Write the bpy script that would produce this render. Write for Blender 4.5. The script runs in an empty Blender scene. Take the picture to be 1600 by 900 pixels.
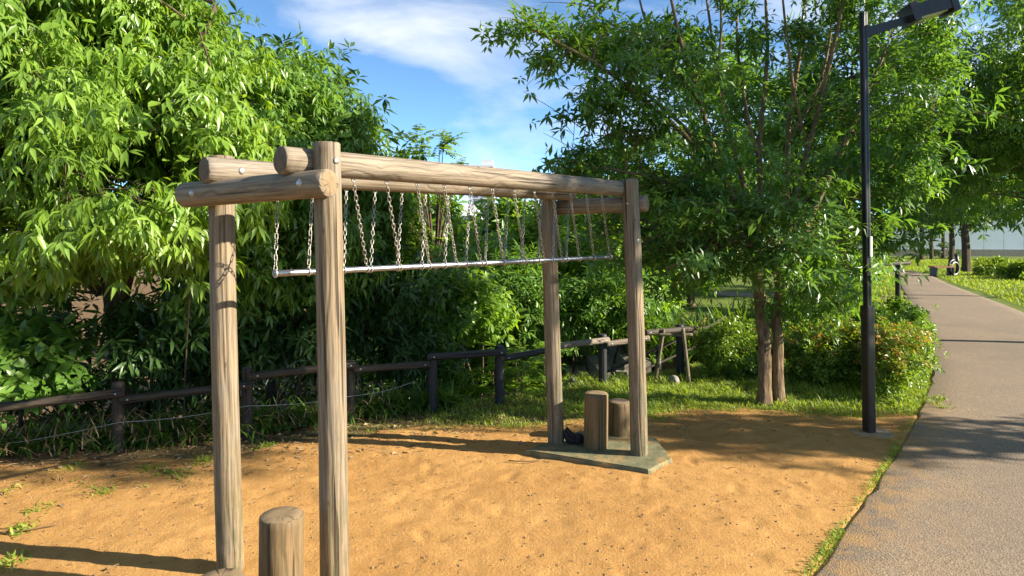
import bpy, bmesh, math
import numpy as np
from mathutils import Vector, Matrix, Quaternion

# ------------------------------------------------------------------ camera, sky, sun, exposure
scene = bpy.context.scene
FPX, HOR, CH = 1032.0, 356.0, 1.85            # focal length in photo pixels, horizon row, eye height
cam_d = bpy.data.cameras.new('camera')
cam = bpy.data.objects.new('camera', cam_d)
scene.collection.objects.link(cam)
cam.location = (0, 0, CH)
cam.rotation_euler = (math.radians(90), 0, 0)
cam_d.sensor_width = 36.0
cam_d.lens = 36.0 * FPX / 1600.0
cam_d.shift_y = -(450 - HOR) / 1600.0
cam_d.clip_start = 0.05
cam_d.clip_end = 3000
scene.camera = cam

SUN_EL = math.radians(25.0)
SUN_DIR = Vector((math.cos(SUN_EL) * 0.9848, math.cos(SUN_EL) * -0.1736, math.sin(SUN_EL)))   # towards the sun
world = bpy.data.worlds.new('World')
scene.world = world
world.use_nodes = True
wn, wl = world.node_tree.nodes, world.node_tree.links
wn.clear()
w_out = wn.new('ShaderNodeOutputWorld')
w_bg = wn.new('ShaderNodeBackground')
w_sky = wn.new('ShaderNodeTexSky')
w_sky.sky_type = 'NISHITA'
w_sky.sun_disc = False
w_sky.sun_elevation = SUN_EL
w_sky.sun_rotation = math.atan2(SUN_DIR.x, SUN_DIR.y)
w_sky.air_density = 0.6
w_sky.dust_density = 0.1
w_sky.ozone_density = 6.0
w_sky.altitude = 2500
w_bg.inputs['Strength'].default_value = 0.108
# thin high cloud all over the sky
w_co = wn.new('ShaderNodeTexCoord')
w_map = wn.new('ShaderNodeMapping')
w_map.inputs['Scale'].default_value = (1.0, 1.2, 3.4)
w_map.inputs['Location'].default_value = (2.6, 1.1, 0.7)
w_map.inputs['Rotation'].default_value = (0.15, 0.25, 0.4)
w_no = wn.new('ShaderNodeTexNoise')
w_no.inputs['Scale'].default_value = 2.1
w_no.inputs['Detail'].default_value = 9
w_no.inputs['Roughness'].default_value = 0.55
w_no.inputs['Distortion'].default_value = 0.5
w_rmp = wn.new('ShaderNodeMapRange')
w_rmp.inputs['From Min'].default_value = 0.46
w_rmp.inputs['From Max'].default_value = 0.80
w_rmp.inputs['To Min'].default_value = 0.0
w_rmp.inputs['To Max'].default_value = 1.0
w_mix = wn.new('ShaderNodeMixRGB')
w_mix.inputs['Color2'].default_value = (3.3, 3.35, 3.4, 1)
wl.new(w_co.outputs['Generated'], w_map.inputs['Vector'])
wl.new(w_map.outputs['Vector'], w_no.inputs['Vector'])
wl.new(w_no.outputs['Fac'], w_rmp.inputs['Value'])
wl.new(w_rmp.outputs['Result'], w_mix.inputs['Fac'])
w_tint = wn.new('ShaderNodeMixRGB')
w_tint.blend_type = 'MULTIPLY'
w_tint.inputs['Fac'].default_value = 1.0
w_tint.inputs['Color2'].default_value = (1.08, 1.04, 0.82, 1)      # less violet, a touch of summer haze
wl.new(w_sky.outputs['Color'], w_tint.inputs['Color1'])
wl.new(w_tint.outputs['Color'], w_mix.inputs['Color1'])
wl.new(w_mix.outputs['Color'], w_bg.inputs['Color'])
wl.new(w_bg.outputs['Background'], w_out.inputs['Surface'])

sun_d = bpy.data.lights.new('sun', 'SUN')
sun_d.energy = 4.6
sun_d.angle = math.radians(0.53)
sun_d.color = (1.0, 0.90, 0.74)
sun = bpy.data.objects.new('sun', sun_d)
scene.collection.objects.link(sun)
sun.rotation_euler = (-SUN_DIR).to_track_quat('-Z', 'Y').to_euler()

scene.view_settings.view_transform = 'Standard'
scene.view_settings.look = 'None'
scene.view_settings.exposure = 1.85
scene.view_settings.gamma = 1.0
scene.view_settings.use_curve_mapping = False
scene.cycles.use_denoising = True
scene.cycles.max_bounces = 8
scene.cycles.transparent_max_bounces = 8
scene.cycles.sample_clamp_indirect = 6.0

# ------------------------------------------------------------------ helpers
RNG = np.random.default_rng(11)
COL = scene.collection

def at(px, py, D):
    """A place in the park seen at this photo position, D metres ahead of the eye."""
    return np.array([(px - 800.0) / FPX * D, D, CH - (py - HOR) / FPX * D])

def gd(px, py):
    D = CH * FPX / (py - HOR)
    return np.array([(px - 800.0) / FPX * D, D])

def tag(o, label=None, cat=None, group=None, kind=None):
    if label: o['label'] = label
    if cat: o['category'] = cat
    if group: o['group'] = group
    if kind: o['kind'] = kind
    return o

def empty(name, loc, label=None, cat=None, group=None, rz=0.0):
    o = bpy.data.objects.new(name, None)
    COL.objects.link(o)
    o.location = loc
    o.rotation_euler.z = rz
    o.empty_display_size = 0.1
    return tag(o, label, cat, group)

def link(name, me, mats, parent=None, loc=None, rot=None, world=False):
    o = bpy.data.objects.new(name, me)
    COL.objects.link(o)
    for m in (mats if isinstance(mats, (list, tuple)) else [mats]):
        if m and m.name not in [x.name for x in me.materials if x]:
            me.materials.append(m)
    if parent:
        o.parent = parent
        if world:      # geometry was given in world coordinates
            o.matrix_parent_inverse = parent_world(parent).inverted()
    if loc is not None: o.location = loc
    if rot is not None:
        o.rotation_mode = 'QUATERNION'
        o.rotation_quaternion = rot
    return o

def parent_world(p):
    m = Matrix.LocRotScale(p.location, p.rotation_euler.to_quaternion() if p.rotation_mode != 'QUATERNION' else p.rotation_quaternion, p.scale)
    if p.parent:
        m = parent_world(p.parent) @ p.matrix_parent_inverse @ m
    return m

def np_mesh(name, verts, tris=None, quads=None, smooth=True, tint=None, matidx=None):
    verts = np.ascontiguousarray(verts, dtype=np.float32)
    me = bpy.data.meshes.new(name)
    me.vertices.add(len(verts))
    me.vertices.foreach_set('co', verts.ravel())
    nt = 0 if tris is None else len(tris)
    nq = 0 if quads is None else len(quads)
    loops = []
    if nt: loops.append(np.asarray(tris, dtype=np.int32).ravel())
    if nq: loops.append(np.asarray(quads, dtype=np.int32).ravel())
    loops = np.concatenate(loops)
    me.loops.add(len(loops))
    me.loops.foreach_set('vertex_index', loops)
    me.polygons.add(nt + nq)
    starts = np.concatenate([np.arange(nt) * 3, nt * 3 + np.arange(nq) * 4]).astype(np.int32)
    me.polygons.foreach_set('loop_start', starts)
    me.polygons.foreach_set('use_smooth', np.full(nt + nq, smooth, dtype=bool))
    if matidx is not None:
        me.polygons.foreach_set('material_index', np.asarray(matidx, dtype=np.int32))
    me.update(calc_edges=True)
    if tint is not None:
        a = me.attributes.new('tint', 'FLOAT', 'POINT')
        a.data.foreach_set('value', np.ascontiguousarray(tint, dtype=np.float32))
    return me

def norm(v):
    return v / np.maximum(np.linalg.norm(v, axis=-1, keepdims=True), 1e-9)

def vnoise(x, y, seed=0):
    """Value noise in the plane, -1..1."""
    r = np.random.default_rng(seed).uniform(-1, 1, (256, 256))
    xi, yi = np.floor(x).astype(int), np.floor(y).astype(int)
    fx, fy = x - xi, y - yi
    fx, fy = fx * fx * (3 - 2 * fx), fy * fy * (3 - 2 * fy)
    g = lambda i, j: r[i % 256, j % 256]
    return (g(xi, yi) * (1 - fx) + g(xi + 1, yi) * fx) * (1 - fy) + (g(xi, yi + 1) * (1 - fx) + g(xi + 1, yi + 1) * fx) * fy

def smooth01(t):
    t = np.clip(t, 0, 1)
    return t * t * (3 - 2 * t)

# ---- materials
def nt_new(name):
    m = bpy.data.materials.new(name)
    m.use_nodes = True
    m.node_tree.nodes.clear()
    return m, m.node_tree.nodes, m.node_tree.links

class NB:
    """Small node-building helper."""
    def __init__(s, name):
        s.m, s.n, s.l = nt_new(name)
        s.out = s.n.new('ShaderNodeOutputMaterial')
    def new(s, t, **kw):
        nd = s.n.new(t)
        for k, v in kw.items(): setattr(nd, k, v)
        return nd
    def put(s, sock, v):
        if isinstance(v, bpy.types.NodeSocket): s.l.new(v, sock)
        else: sock.default_value = v
    def math(s, op, a, b=0.0, c=None):
        nd = s.new('ShaderNodeMath', operation=op)
        s.put(nd.inputs[0], a); s.put(nd.inputs[1], b)
        if c is not None: s.put(nd.inputs[2], c)
        return nd.outputs[0]
    def vmath(s, op, a, b=(0, 0, 0)):
        nd = s.new('ShaderNodeVectorMath', operation=op)
        s.put(nd.inputs[0], a); s.put(nd.inputs[1], b)
        return nd.outputs['Value'] if op == 'LENGTH' else nd.outputs['Vector']
    def noise(s, vec, scale, detail=3.0, rough=0.5, col=False, dist=0.0):
        nd = s.new('ShaderNodeTexNoise')
        s.put(nd.inputs['Vector'], vec)
        nd.inputs['Scale'].default_value = scale
        nd.inputs['Detail'].default_value = detail
        nd.inputs['Roughness'].default_value = rough
        nd.inputs['Distortion'].default_value = dist
        return nd.outputs['Color' if col else 'Fac']
    def voronoi(s, vec, scale, out='Distance', feature='F1'):
        nd = s.new('ShaderNodeTexVoronoi', feature=feature)
        s.put(nd.inputs['Vector'], vec)
        nd.inputs['Scale'].default_value = scale
        return nd.outputs[out]
    def range(s, v, a, b, c=0.0, d=1.0):
        nd = s.new('ShaderNodeMapRange')
        s.put(nd.inputs['Value'], v)
        for k, x in zip(('From Min', 'From Max', 'To Min', 'To Max'), (a, b, c, d)): nd.inputs[k].default_value = x
        return nd.outputs['Result']
    def mix(s, f, a, b, mode='MIX'):
        nd = s.new('ShaderNodeMixRGB', blend_type=mode)
        s.put(nd.inputs['Fac'], f)
        s.put(nd.inputs['Color1'], a if isinstance(a, bpy.types.NodeSocket) else (*a, 1))
        s.put(nd.inputs['Color2'], b if isinstance(b, bpy.types.NodeSocket) else (*b, 1))
        return nd.outputs['Color']
    def bump(s, h, strength=0.3, dist=0.01):
        nd = s.new('ShaderNodeBump')
        s.put(nd.inputs['Height'], h)
        nd.inputs['Strength'].default_value = strength
        nd.inputs['Distance'].default_value = dist
        return nd.outputs['Normal']
    def bsdf(s, color, rough=0.6, metal=0.0, spec=0.5, normal=None):
        nd = s.new('ShaderNodeBsdfPrincipled')
        s.put(nd.inputs['Base Color'], color if isinstance(color, bpy.types.NodeSocket) else (*color, 1))
        s.put(nd.inputs['Roughness'], rough)
        s.put(nd.inputs['Metallic'], metal)
        nd.inputs['Specular IOR Level'].default_value = spec
        if normal is not None: s.l.new(normal, nd.inputs['Normal'])
        return nd.outputs['BSDF']
    def done(s, shader):
        s.l.new(shader, s.out.inputs['Surface'])
        return s.m
    def obj(s): return s.new('ShaderNodeTexCoord').outputs['Object']
    def attr(s, name):
        nd = s.new('ShaderNodeAttribute'); nd.attribute_name = name
        return nd.outputs['Fac']
    def rnd(s): return s.new('ShaderNodeObjectInfo').outputs['Random']

def wood_mat(name, light, dark, grey, ring=210.0, greyness=0.5, algae=0.0, rough=0.72, wavy=1.0):
    b = NB(name)
    co = b.obj()
    r = b.rnd()
    off = b.new('ShaderNodeCombineXYZ')
    b.put(off.inputs[0], b.math('MULTIPLY', r, 37.0)); b.put(off.inputs[1], b.math('MULTIPLY', r, 11.0)); b.put(off.inputs[2], b.math('MULTIPLY', r, 23.0))
    sh = b.vmath('ADD', co, off.outputs[0])
    # pith wanders along the log, so the turned surface cuts the rings into flames
    wob = b.noise(b.vmath('MULTIPLY', sh, (1.6, 1.6, 0.35 + 1.1 * wavy)), 2.0, 2.0, 0.5, col=True)
    wob = b.vmath('MULTIPLY', b.vmath('SUBTRACT', wob, (0.5, 0.5, 0.5)), (0.055, 0.055, 0.0))
    fine = b.vmath('MULTIPLY', b.vmath('SUBTRACT', b.noise(b.vmath('MULTIPLY', sh, (6, 6, 1.0 + 4.5 * wavy)), 2.0, 2.0, 0.5, col=True), (0.5, 0.5, 0.5)), (0.007, 0.007, 0))
    p = b.vmath('MULTIPLY', b.vmath('ADD', b.vmath('ADD', co, wob), fine), (1, 1, 0))
    rr = b.vmath('LENGTH', b.vmath('ADD', p, (0.018, 0.01, 0)))
    s = b.math('SINE', b.math('MULTIPLY', rr, ring * 6.283 / 3.0))
    line = b.math('POWER', b.math('ADD', b.math('MULTIPLY', s, 0.5), 0.5), 4.0)
    grain = b.noise(b.vmath('MULTIPLY', sh, (1, 1, 0.035)), 75.0, 5.0, 0.7)
    blot = b.noise(b.vmath('MULTIPLY', sh, (1, 1, 0.4)), 6.0, 4.0, 0.6)
    c = b.mix(b.range(blot, 0.3, 0.7), light, grey)
    c = b.mix(greyness, light, c)
    c = b.mix(b.range(grain, 0.42, 0.68, 0.0, 0.8), c, dark)
    c = b.mix(b.math('MULTIPLY', line, b.range(blot, 0.3, 0.65, 0.42, 0.10)), c, dark)
    # small dark knots and checks
    kn = b.voronoi(b.vmath('MULTIPLY', sh, (1, 1, 0.45)), 9.0)
    c = b.mix(b.range(kn, 0.035, 0.085, 0.75, 0.0), c, dark)
    chk = b.noise(b.vmath('MULTIPLY', sh, (1, 1, 0.02)), 42.0, 1.0, 0.4)
    chkm = b.range(chk, 0.66, 0.70)
    c = b.mix(b.math('MULTIPLY', chkm, 0.8), c, tuple(x * 0.35 for x in dark))
    if algae > 0:
        sep = b.new('ShaderNodeSeparateXYZ'); b.put(sep.inputs[0], co)
        low = b.range(sep.outputs[2], 1.25, 0.1)
        al = b.math('MULTIPLY', b.math('MULTIPLY', low, b.range(b.noise(b.vmath('MULTIPLY', sh, (1, 1, 0.25)), 26.0, 5.0, 0.7), 0.42, 0.62)), algae)
        c = b.mix(al, c, (0.075, 0.075, 0.028))
    h = b.math('ADD', b.math('MULTIPLY', line, -0.5), b.math('MULTIPLY', grain, -0.9))
    h = b.math('SUBTRACT', h, chkm)
    return b.done(b.bsdf(c, rough, 0, 0.3, b.bump(h, 0.8, 0.006)))

def endgrain_mat(name, light, dark):
    b = NB(name)
    co = b.obj()
    p = b.vmath('MULTIPLY', co, (1, 1, 0))
    wob = b.math('MULTIPLY', b.noise(co, 14.0, 2.0), 0.012)
    rr = b.math('ADD', b.vmath('LENGTH', b.vmath('ADD', p, (0.008, -0.006, 0))), wob)
    s = b.math('ADD', b.math('MULTIPLY', b.math('SINE', b.math('MULTIPLY', rr, 900.0)), 0.5), 0.5)
    sep = b.new('ShaderNodeSeparateXYZ'); b.put(sep.inputs[0], p)
    ang = b.math('ARCTAN2', sep.outputs[1], sep.outputs[0])
    cv = b.new('ShaderNodeCombineXYZ'); b.put(cv.inputs[0], b.math('MULTIPLY', ang, 2.6)); b.put(cv.inputs[1], b.rnd())
    crack = b.range(b.noise(b.vmath('ADD', cv.outputs[0], b.vmath('MULTIPLY', p, (4, 4, 0))), 2.4, 1.0), 0.63, 0.67)
    c = b.mix(b.math('MULTIPLY', s, 0.55), light, dark)
    c = b.mix(b.range(b.noise(co, 30.0, 4.0), 0.4, 0.7, 0.0, 0.5), c, dark)
    c = b.mix(b.math('MULTIPLY', crack, 0.85), c, (0.03, 0.02, 0.014))
    return b.done(b.bsdf(c, 0.85, 0, 0.2, b.bump(b.math('SUBTRACT', b.math('MULTIPLY', s, 0.3), crack), 0.5, 0.004)))

def leaf_mat(name, c0, c1, trans=0.4, tcol=None, rough=0.38, tip=None, spec=0.45):
    b = NB(name)
    t = b.attr('tint')
    c = b.mix(b.range(t, 0.0, 1.0), c0, c1)
    if tip:
        c = b.mix(b.range(t, 1.2, 2.0), c, tip)
    geo = b.new('ShaderNodeNewGeometry')
    n = b.noise(geo.outputs['Position'], 1.1, 2.0)
    c = b.mix(b.range(n, 0.35, 0.65, 0.0, 0.35), c, tuple(x * 0.7 for x in c0))
    p = b.bsdf(c, rough, 0, spec)
    tr = b.new('ShaderNodeBsdfTranslucent')
    tc = b.mix(1.0, c, tcol or (2.0, 1.8, 0.6), 'MULTIPLY')
    b.l.new(tc, tr.inputs['Color'])
    mx = b.new('ShaderNodeMixShader')
    mx.inputs[0].default_value = trans
    b.l.new(p, mx.inputs[1]); b.l.new(tr.outputs[0], mx.inputs[2])
    return b.done(mx.outputs[0])

def plain(name, c, rough=0.6, metal=0.0, var=0.25, scale=20.0, bump=0.15, spec=0.5, stretch=(1, 1, 1)):
    b = NB(name)
    co = b.vmath('MULTIPLY', b.obj(), stretch)
    n = b.noise(co, scale, 4.0, 0.6)
    col = b.mix(b.range(n, 0.3, 0.7), tuple(x * (1 - var) for x in c), tuple(min(1, x * (1 + var)) for x in c))
    r = b.range(n, 0.3, 0.7, max(0.05, rough - 0.12), min(1, rough + 0.12))
    return b.done(b.bsdf(col, r, metal, spec, b.bump(n, bump, 0.004)))

def bark_mat(name, c, d):
    b = NB(name)
    geo = b.new('ShaderNodeNewGeometry').outputs['Position']
    n = b.noise(b.vmath('MULTIPLY', geo, (1, 1, 0.22)), 38.0, 5.0, 0.65)
    n2 = b.noise(geo, 4.0, 3.0)
    col = b.mix(b.range(n, 0.35, 0.65), d, c)
    col = b.mix(b.range(n2, 0.45, 0.7, 0.0, 0.5), col, (c[0] * 0.8, c[1] * 0.95, c[2] * 0.75))
    return b.done(b.bsdf(col, 0.9, 0, 0.2, b.bump(n, 0.8, 0.012)))

M = {}
M['wood'] = wood_mat('weathered_log', (0.250, 0.178, 0.098), (0.062, 0.043, 0.025), (0.196, 0.172, 0.135), 190, 0.85, 1.0, wavy=0.12)
M['beamwood'] = wood_mat('weathered_beam', (0.25, 0.192, 0.128), (0.060, 0.043, 0.029), (0.208, 0.184, 0.150), 175, 0.8, wavy=1.3)
M['stumpwood'] = wood_mat('stump_log', (0.190, 0.120, 0.053), (0.060, 0.037, 0.018), (0.14, 0.108, 0.068), 170, 0.5, 0.6, wavy=0.5)
M['end'] = endgrain_mat('end_grain', (0.264, 0.196, 0.132), (0.092, 0.060, 0.037))
M['enddark'] = endgrain_mat('end_grain_grey', (0.176, 0.136, 0.100), (0.064, 0.044, 0.032))
M['endpale'] = endgrain_mat('end_grain_pale', (0.235, 0.172, 0.102), (0.125, 0.086, 0.047))
M['fencewood'] = wood_mat('fence_log', (0.054, 0.039, 0.029), (0.014, 0.010, 0.008), (0.041, 0.035, 0.029), 170, 0.6, 0.3)
M['fenceblack'] = wood_mat('dark_fence_log', (0.026, 0.026, 0.027), (0.009, 0.009, 0.010), (0.038, 0.038, 0.039), 170, 0.6, 0.0, 0.55)
M['galv'] = plain('galvanised_steel', (0.384, 0.376, 0.352), 0.42, 0.75, 0.18, 60, 0.05)
M['chain'] = plain('chain_steel', (0.336, 0.312, 0.272), 0.5, 0.6, 0.3, 90, 0.05)
M['tube'] = plain('steel_tube', (0.288, 0.296, 0.312), 0.34, 0.9, 0.12, 30, 0.04, stretch=(1, 1, 0.1))
M['white'] = plain('white_plastic', (0.576, 0.568, 0.536), 0.5, 0, 0.1, 40, 0.05)
M['black'] = plain('black_paint', (0.016, 0.014, 0.014), 0.38, 0.0, 0.35, 14, 0.08, stretch=(1, 1, 0.2))
M['brownpole'] = plain('brown_black_paint', (0.024, 0.017, 0.014), 0.4, 0.0, 0.3, 14, 0.08, stretch=(1, 1, 0.2))
M['concrete'] = plain('mossy_concrete', (0.124, 0.124, 0.068), 0.9, 0, 0.4, 9, 0.5)
M['greyconc'] = plain('grey_concrete', (0.240, 0.216, 0.176), 0.9, 0, 0.3, 14, 0.4)
M['footing'] = plain('sandy_concrete', (0.26, 0.185, 0.105), 0.95, 0, 0.3, 12, 0.4)
M['stone'] = plain('stone', (0.192, 0.176, 0.152), 0.9, 0, 0.4, 10, 0.8)
M['pebble'] = plain('brown_pebble', (0.176, 0.120, 0.072), 0.9, 0, 0.5, 40, 0.3)
M['bark'] = bark_mat('grey_brown_bark', (0.235, 0.160, 0.092), (0.066, 0.044, 0.026))
M['barkdark'] = bark_mat('dark_bark', (0.11, 0.075, 0.05), (0.035, 0.025, 0.018))
M['leafA'] = leaf_mat('drooping_leaf', (0.104, 0.2, 0.026), (0.25, 0.385, 0.06), 0.42, rough=0.36)
M['leafB'] = leaf_mat('deep_leaf', (0.07, 0.158, 0.024), (0.17, 0.3, 0.048), 0.40, rough=0.36)
M['leafM'] = leaf_mat('oak_leaf', (0.052, 0.132, 0.028), (0.15, 0.275, 0.052), 0.42, rough=0.36)
M['leafY'] = leaf_mat('bright_leaf', (0.115, 0.22, 0.024), (0.23, 0.37, 0.05), 0.45)
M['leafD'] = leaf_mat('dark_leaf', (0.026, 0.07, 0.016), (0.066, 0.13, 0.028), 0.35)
M['shrub'] = leaf_mat('shrub_leaf', (0.09, 0.17, 0.022), (0.23, 0.34, 0.045), 0.35, tip=(0.46, 0.24, 0.085))
M['blade'] = leaf_mat('blade_leaf', (0.06, 0.135, 0.024), (0.14, 0.235, 0.04), 0.4)
M['grass'] = leaf_mat('grass_blade', (0.15, 0.235, 0.03), (0.32, 0.4, 0.06), 0.4, rough=0.55)
M['straw'] = leaf_mat('dry_leaf', (0.18, 0.11, 0.05), (0.42, 0.31, 0.17), 0.15, tcol=(1.1, 1.0, 0.8), rough=0.7)
M['twig'] = plain('dry_twig', (0.30, 0.22, 0.14), 0.85, 0, 0.4, 30, 0.1)

# ---- solid builders
def quat_z(d):
    return Vector((0, 0, 1)).rotation_difference(Vector(d).normalized())

def log_mesh(name, L, r, r2=None, nz=None, nt=40, seed=0, groove=None, bend=0.0, chamfer=0.006, bumps=0.018, cap2=2):
    """Turned log from z=0 to z=L; end faces take material slot 1 (z=0) and slot 2 (z=L)."""
    r2 = r2 or r
    nz = nz or max(10, int(L / 0.03))
    g = np.random.default_rng(seed)
    z = np.concatenate([[0], np.linspace(chamfer, L - chamfer, nz), [L]])
    th = np.linspace(0, 2 * np.pi, nt, endpoint=False)
    Z, T = np.meshgrid(z, th, indexing='ij')
    rad = r + (r2 - r) * Z / L
    rad[0] -= chamfer; rad[-1] -= chamfer
    n = sum(vnoise(np.cos(T) * f + 7 * seed + Z * fz, np.sin(T) * f + 3.7 + Z * fz * 0.7, seed + i) * a for i, (f, fz, a) in enumerate(((1.0, 1.4, 0.6), (2.6, 2.2, 0.28), (6.0, 7.0, 0.12))))
    rad = rad * (1 + bumps * n)
    if groove:
        for th0, width, depth, wig in groove:
            d = np.angle(np.exp(1j * (T - th0 - wig * np.sin(Z * 2.1))))
            rad -= depth * np.exp(-(d / width) ** 2)
    bx = bend * np.sin(np.pi * Z / L)
    V = np.stack([rad * np.cos(T) + bx, rad * np.sin(T), Z], -1)
    R = len(z)
    verts = [V.reshape(-1, 3)]
    i, j = np.meshgrid(np.arange(R - 1), np.arange(nt), indexing='ij')
    j2 = (j + 1) % nt
    quads = [np.stack([i * nt + j, i * nt + j2, (i + 1) * nt + j2, (i + 1) * nt + j], -1).reshape(-1, 4)]
    mi = [np.zeros(len(quads[0]), int)]
    base = R * nt
    tris, tm = [], []
    for end, mslot in ((0, 1), (R - 1, cap2)):
        ring0 = end * nt + np.arange(nt)
        inner = V[end] * np.array([0.5, 0.5, 1]) + np.array([0, 0, 0.001 if end else -0.001])
        verts.append(inner)
        verts.append(np.array([[bx[end, 0], 0, z[end]]]))
        ring1 = base + np.arange(nt); c = base + nt; base += nt + 1
        a, a2 = ring0, np.roll(ring0, -1); b_, b2 = ring1, np.roll(ring1, -1)
        q = np.stack([a2, a, b_, b2], -1) if end == 0 else np.stack([a, a2, b2, b_], -1)
        t = np.stack([b2, b_, np.full(nt, c)], -1) if end == 0 else np.stack([b_, b2, np.full(nt, c)], -1)
        quads.append(q); mi.append(np.full(nt, mslot)); tris.append(t); tm.append(np.full(nt, mslot))
    return np_mesh(name, np.concatenate(verts), np.concatenate(tris), np.concatenate(quads), True, None, np.concatenate(tm + mi))

def log_obj(name, p0, p1, r, parent=None, mats=('wood', 'end', 'end'), r2=None, spin=0.0, **kw):
    p0, p1 = Vector(p0), Vector(p1)
    d = p1 - p0
    me = log_mesh(name, d.length, r, r2, **kw)
    for m in mats: me.materials.append(M[m])
    o = bpy.data.objects.new(name, me)
    COL.objects.link(o)
    q = quat_z(d) @ Quaternion((0, 0, 1), spin)
    o.rotation_mode = 'QUATERNION'
    o.rotation_quaternion = q
    o.location = p0
    if parent:
        o.parent = parent
        o.matrix_parent_inverse = parent_world(parent).inverted()
    return o

def tube(points, radii, sides=8, cap=True):
    """verts, quads, tris of a swept tube."""
    P = np.asarray(points, float)
    n = len(P)
    R = np.broadcast_to(np.asarray(radii, float), (n,)).copy()
    tg = np.gradient(P, axis=0); tg = norm(tg)
    ref = np.array([0, 0, 1.0]) if abs(tg[0, 2]) < 0.9 else np.array([1.0, 0, 0])
    u = norm(np.cross(tg[0], ref)); U = [u]
    for k in range(1, n):
        u = U[-1] - tg[k] * np.dot(U[-1], tg[k]); U.append(norm(u))
    U = np.array(U); W = np.cross(tg, U)
    th = np.linspace(0, 2 * np.pi, sides, endpoint=False)
    V = P[:, None] + R[:, None, None] * (np.cos(th)[None, :, None] * U[:, None] + np.sin(th)[None, :, None] * W[:, None])
    i, j = np.meshgrid(np.arange(n - 1), np.arange(sides), indexing='ij'); j2 = (j + 1) % sides
    q = np.stack([i * sides + j, i * sides + j2, (i + 1) * sides + j2, (i + 1) * sides + j], -1).reshape(-1, 4)
    V = V.reshape(-1, 3)
    t = np.zeros((0, 3), int)
    if cap:
        V = np.concatenate([V, P[:1], P[-1:]])
        a = np.arange(sides); a2 = (a + 1) % sides; e = (n - 1) * sides
        t = np.concatenate([np.stack([a2, a, np.full(sides, len(V) - 2)], -1), np.stack([e + a, e + a2, np.full(sides, len(V) - 1)], -1)])
    return V, q, t

def join(parts):
    V, Q, T, o = [], [], [], 0
    for v, q, t in parts:
        V.append(v); Q.append(np.asarray(q, int).reshape(-1, 4) + o); T.append(np.asarray(t, int).reshape(-1, 3) + o); o += len(v)
    return np.concatenate(V), np.concatenate(Q), np.concatenate(T)

def solid(name, parts, mat, parent=None, smooth=True):
    v, q, t = join(parts) if isinstance(parts, list) else parts
    me = np_mesh(name, v, t if len(t) else None, q if len(q) else None, smooth)
    return link(name, me, M[mat] if isinstance(mat, str) else mat, parent, world=True)

def box(c, s, rz=0.0, bev=0.0, taper=1.0):
    """verts, quads, tris of a box with a small chamfer on its top edges; c is the centre."""
    x, y, z = np.array(s) / 2.0
    b = bev
    lv = [(x, y, -z, 1.0)]
    rings = [(x, y, -z), (x, y, z - b)] + ([(x - b, y - b, z)] if b else [])
    V = []
    for k, (a, d, h) in enumerate(rings):
        f = 1.0 if k == 0 else taper
        V += [(-a * f, -d * f, h), (a * f, -d * f, h), (a * f, d * f, h), (-a * f, d * f, h)]
    V = np.array(V)
    Q = [(3, 2, 1, 0)]
    for k in range(len(rings) - 1):
        for j in range(4):
            Q.append((k * 4 + j, k * 4 + (j + 1) % 4, k * 4 + 4 + (j + 1) % 4, k * 4 + 4 + j))
    e = (len(rings) - 1) * 4
    Q.append((e, e + 1, e + 2, e + 3))
    cz, sz = math.cos(rz), math.sin(rz)
    V = V @ np.array([[cz, sz, 0], [-sz, cz, 0], [0, 0, 1]]) + np.array(c)
    return V, np.array(Q), np.zeros((0, 3), int)

# ---- foliage builders
def tmpl_lance(wr=0.24, bend=0.16, fold=0.35):
    w1, w2 = wr * 0.5, wr * 0.40
    z = lambda t: -bend * t * t
    V = np.array([(0, 0, 0), (.32, w1, z(.32) + fold * w1), (.32, 0, z(.32)), (.32, -w1, z(.32) + fold * w1),
                  (.68, w2, z(.68) + fold * w2), (.68, 0, z(.68)), (.68, -w2, z(.68) + fold * w2), (1, 0, z(1.0))])
    T = np.array([(0, 2, 1), (0, 3, 2), (1, 2, 5), (1, 5, 4), (2, 3, 6), (2, 6, 5), (4, 5, 7), (5, 6, 7)])
    return V, T

def tmpl_simple(wr=0.3, fold=0.4, bend=0.12):
    V = np.array([(0, 0, 0), (.45, wr / 2, fold * wr / 2 - bend * .2), (1, 0, -bend), (.45, -wr / 2, fold * wr / 2 - bend * .2)])
    return V, np.array([(0, 2, 1), (0, 3, 2)])

def tmpl_mid(wr=0.21, bend=0.30, fold=0.3):
    V = np.array([(0, 0, 0), (.42, wr / 2, fold * wr / 2 - bend * .18), (.5, 0, -bend * .25), (.42, -wr / 2, fold * wr / 2 - bend * .18), (1, 0, -bend)])
    return V, np.array([(0, 2, 1), (0, 3, 2), (1, 2, 4), (2, 3, 4)])
MID = tmpl_mid(0.25, 0.34, 0.35)
LANCE, SIMPLE, OVAL = tmpl_lance(), tmpl_simple(), tmpl_lance(0.42, 0.10, 0.25)
NARROW = tmpl_lance(0.21, 0.30, 0.3)
SIMPLEW = tmpl_simple(0.46)

def leaf_frames(ldir, up):
    X = norm(ldir)
    Z = norm(up - X * np.sum(up * X, -1, keepdims=True))
    Y = np.cross(Z, X)
    return np.stack([X, Y, Z], 1)            # rows are the axes

def leaves(pos, ldir, up, size, tm, tint):
    V, T = tm
    F = leaf_frames(ldir, up)
    W = pos[:, None] + size[:, None, None] * np.einsum('vk,nkj->nvj', V, F)
    n, m = len(pos), len(V)
    tris = (T[None] + (np.arange(n) * m)[:, None, None]).reshape(-1, 3)
    return W.reshape(-1, 3), tris, np.repeat(tint, m)

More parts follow.
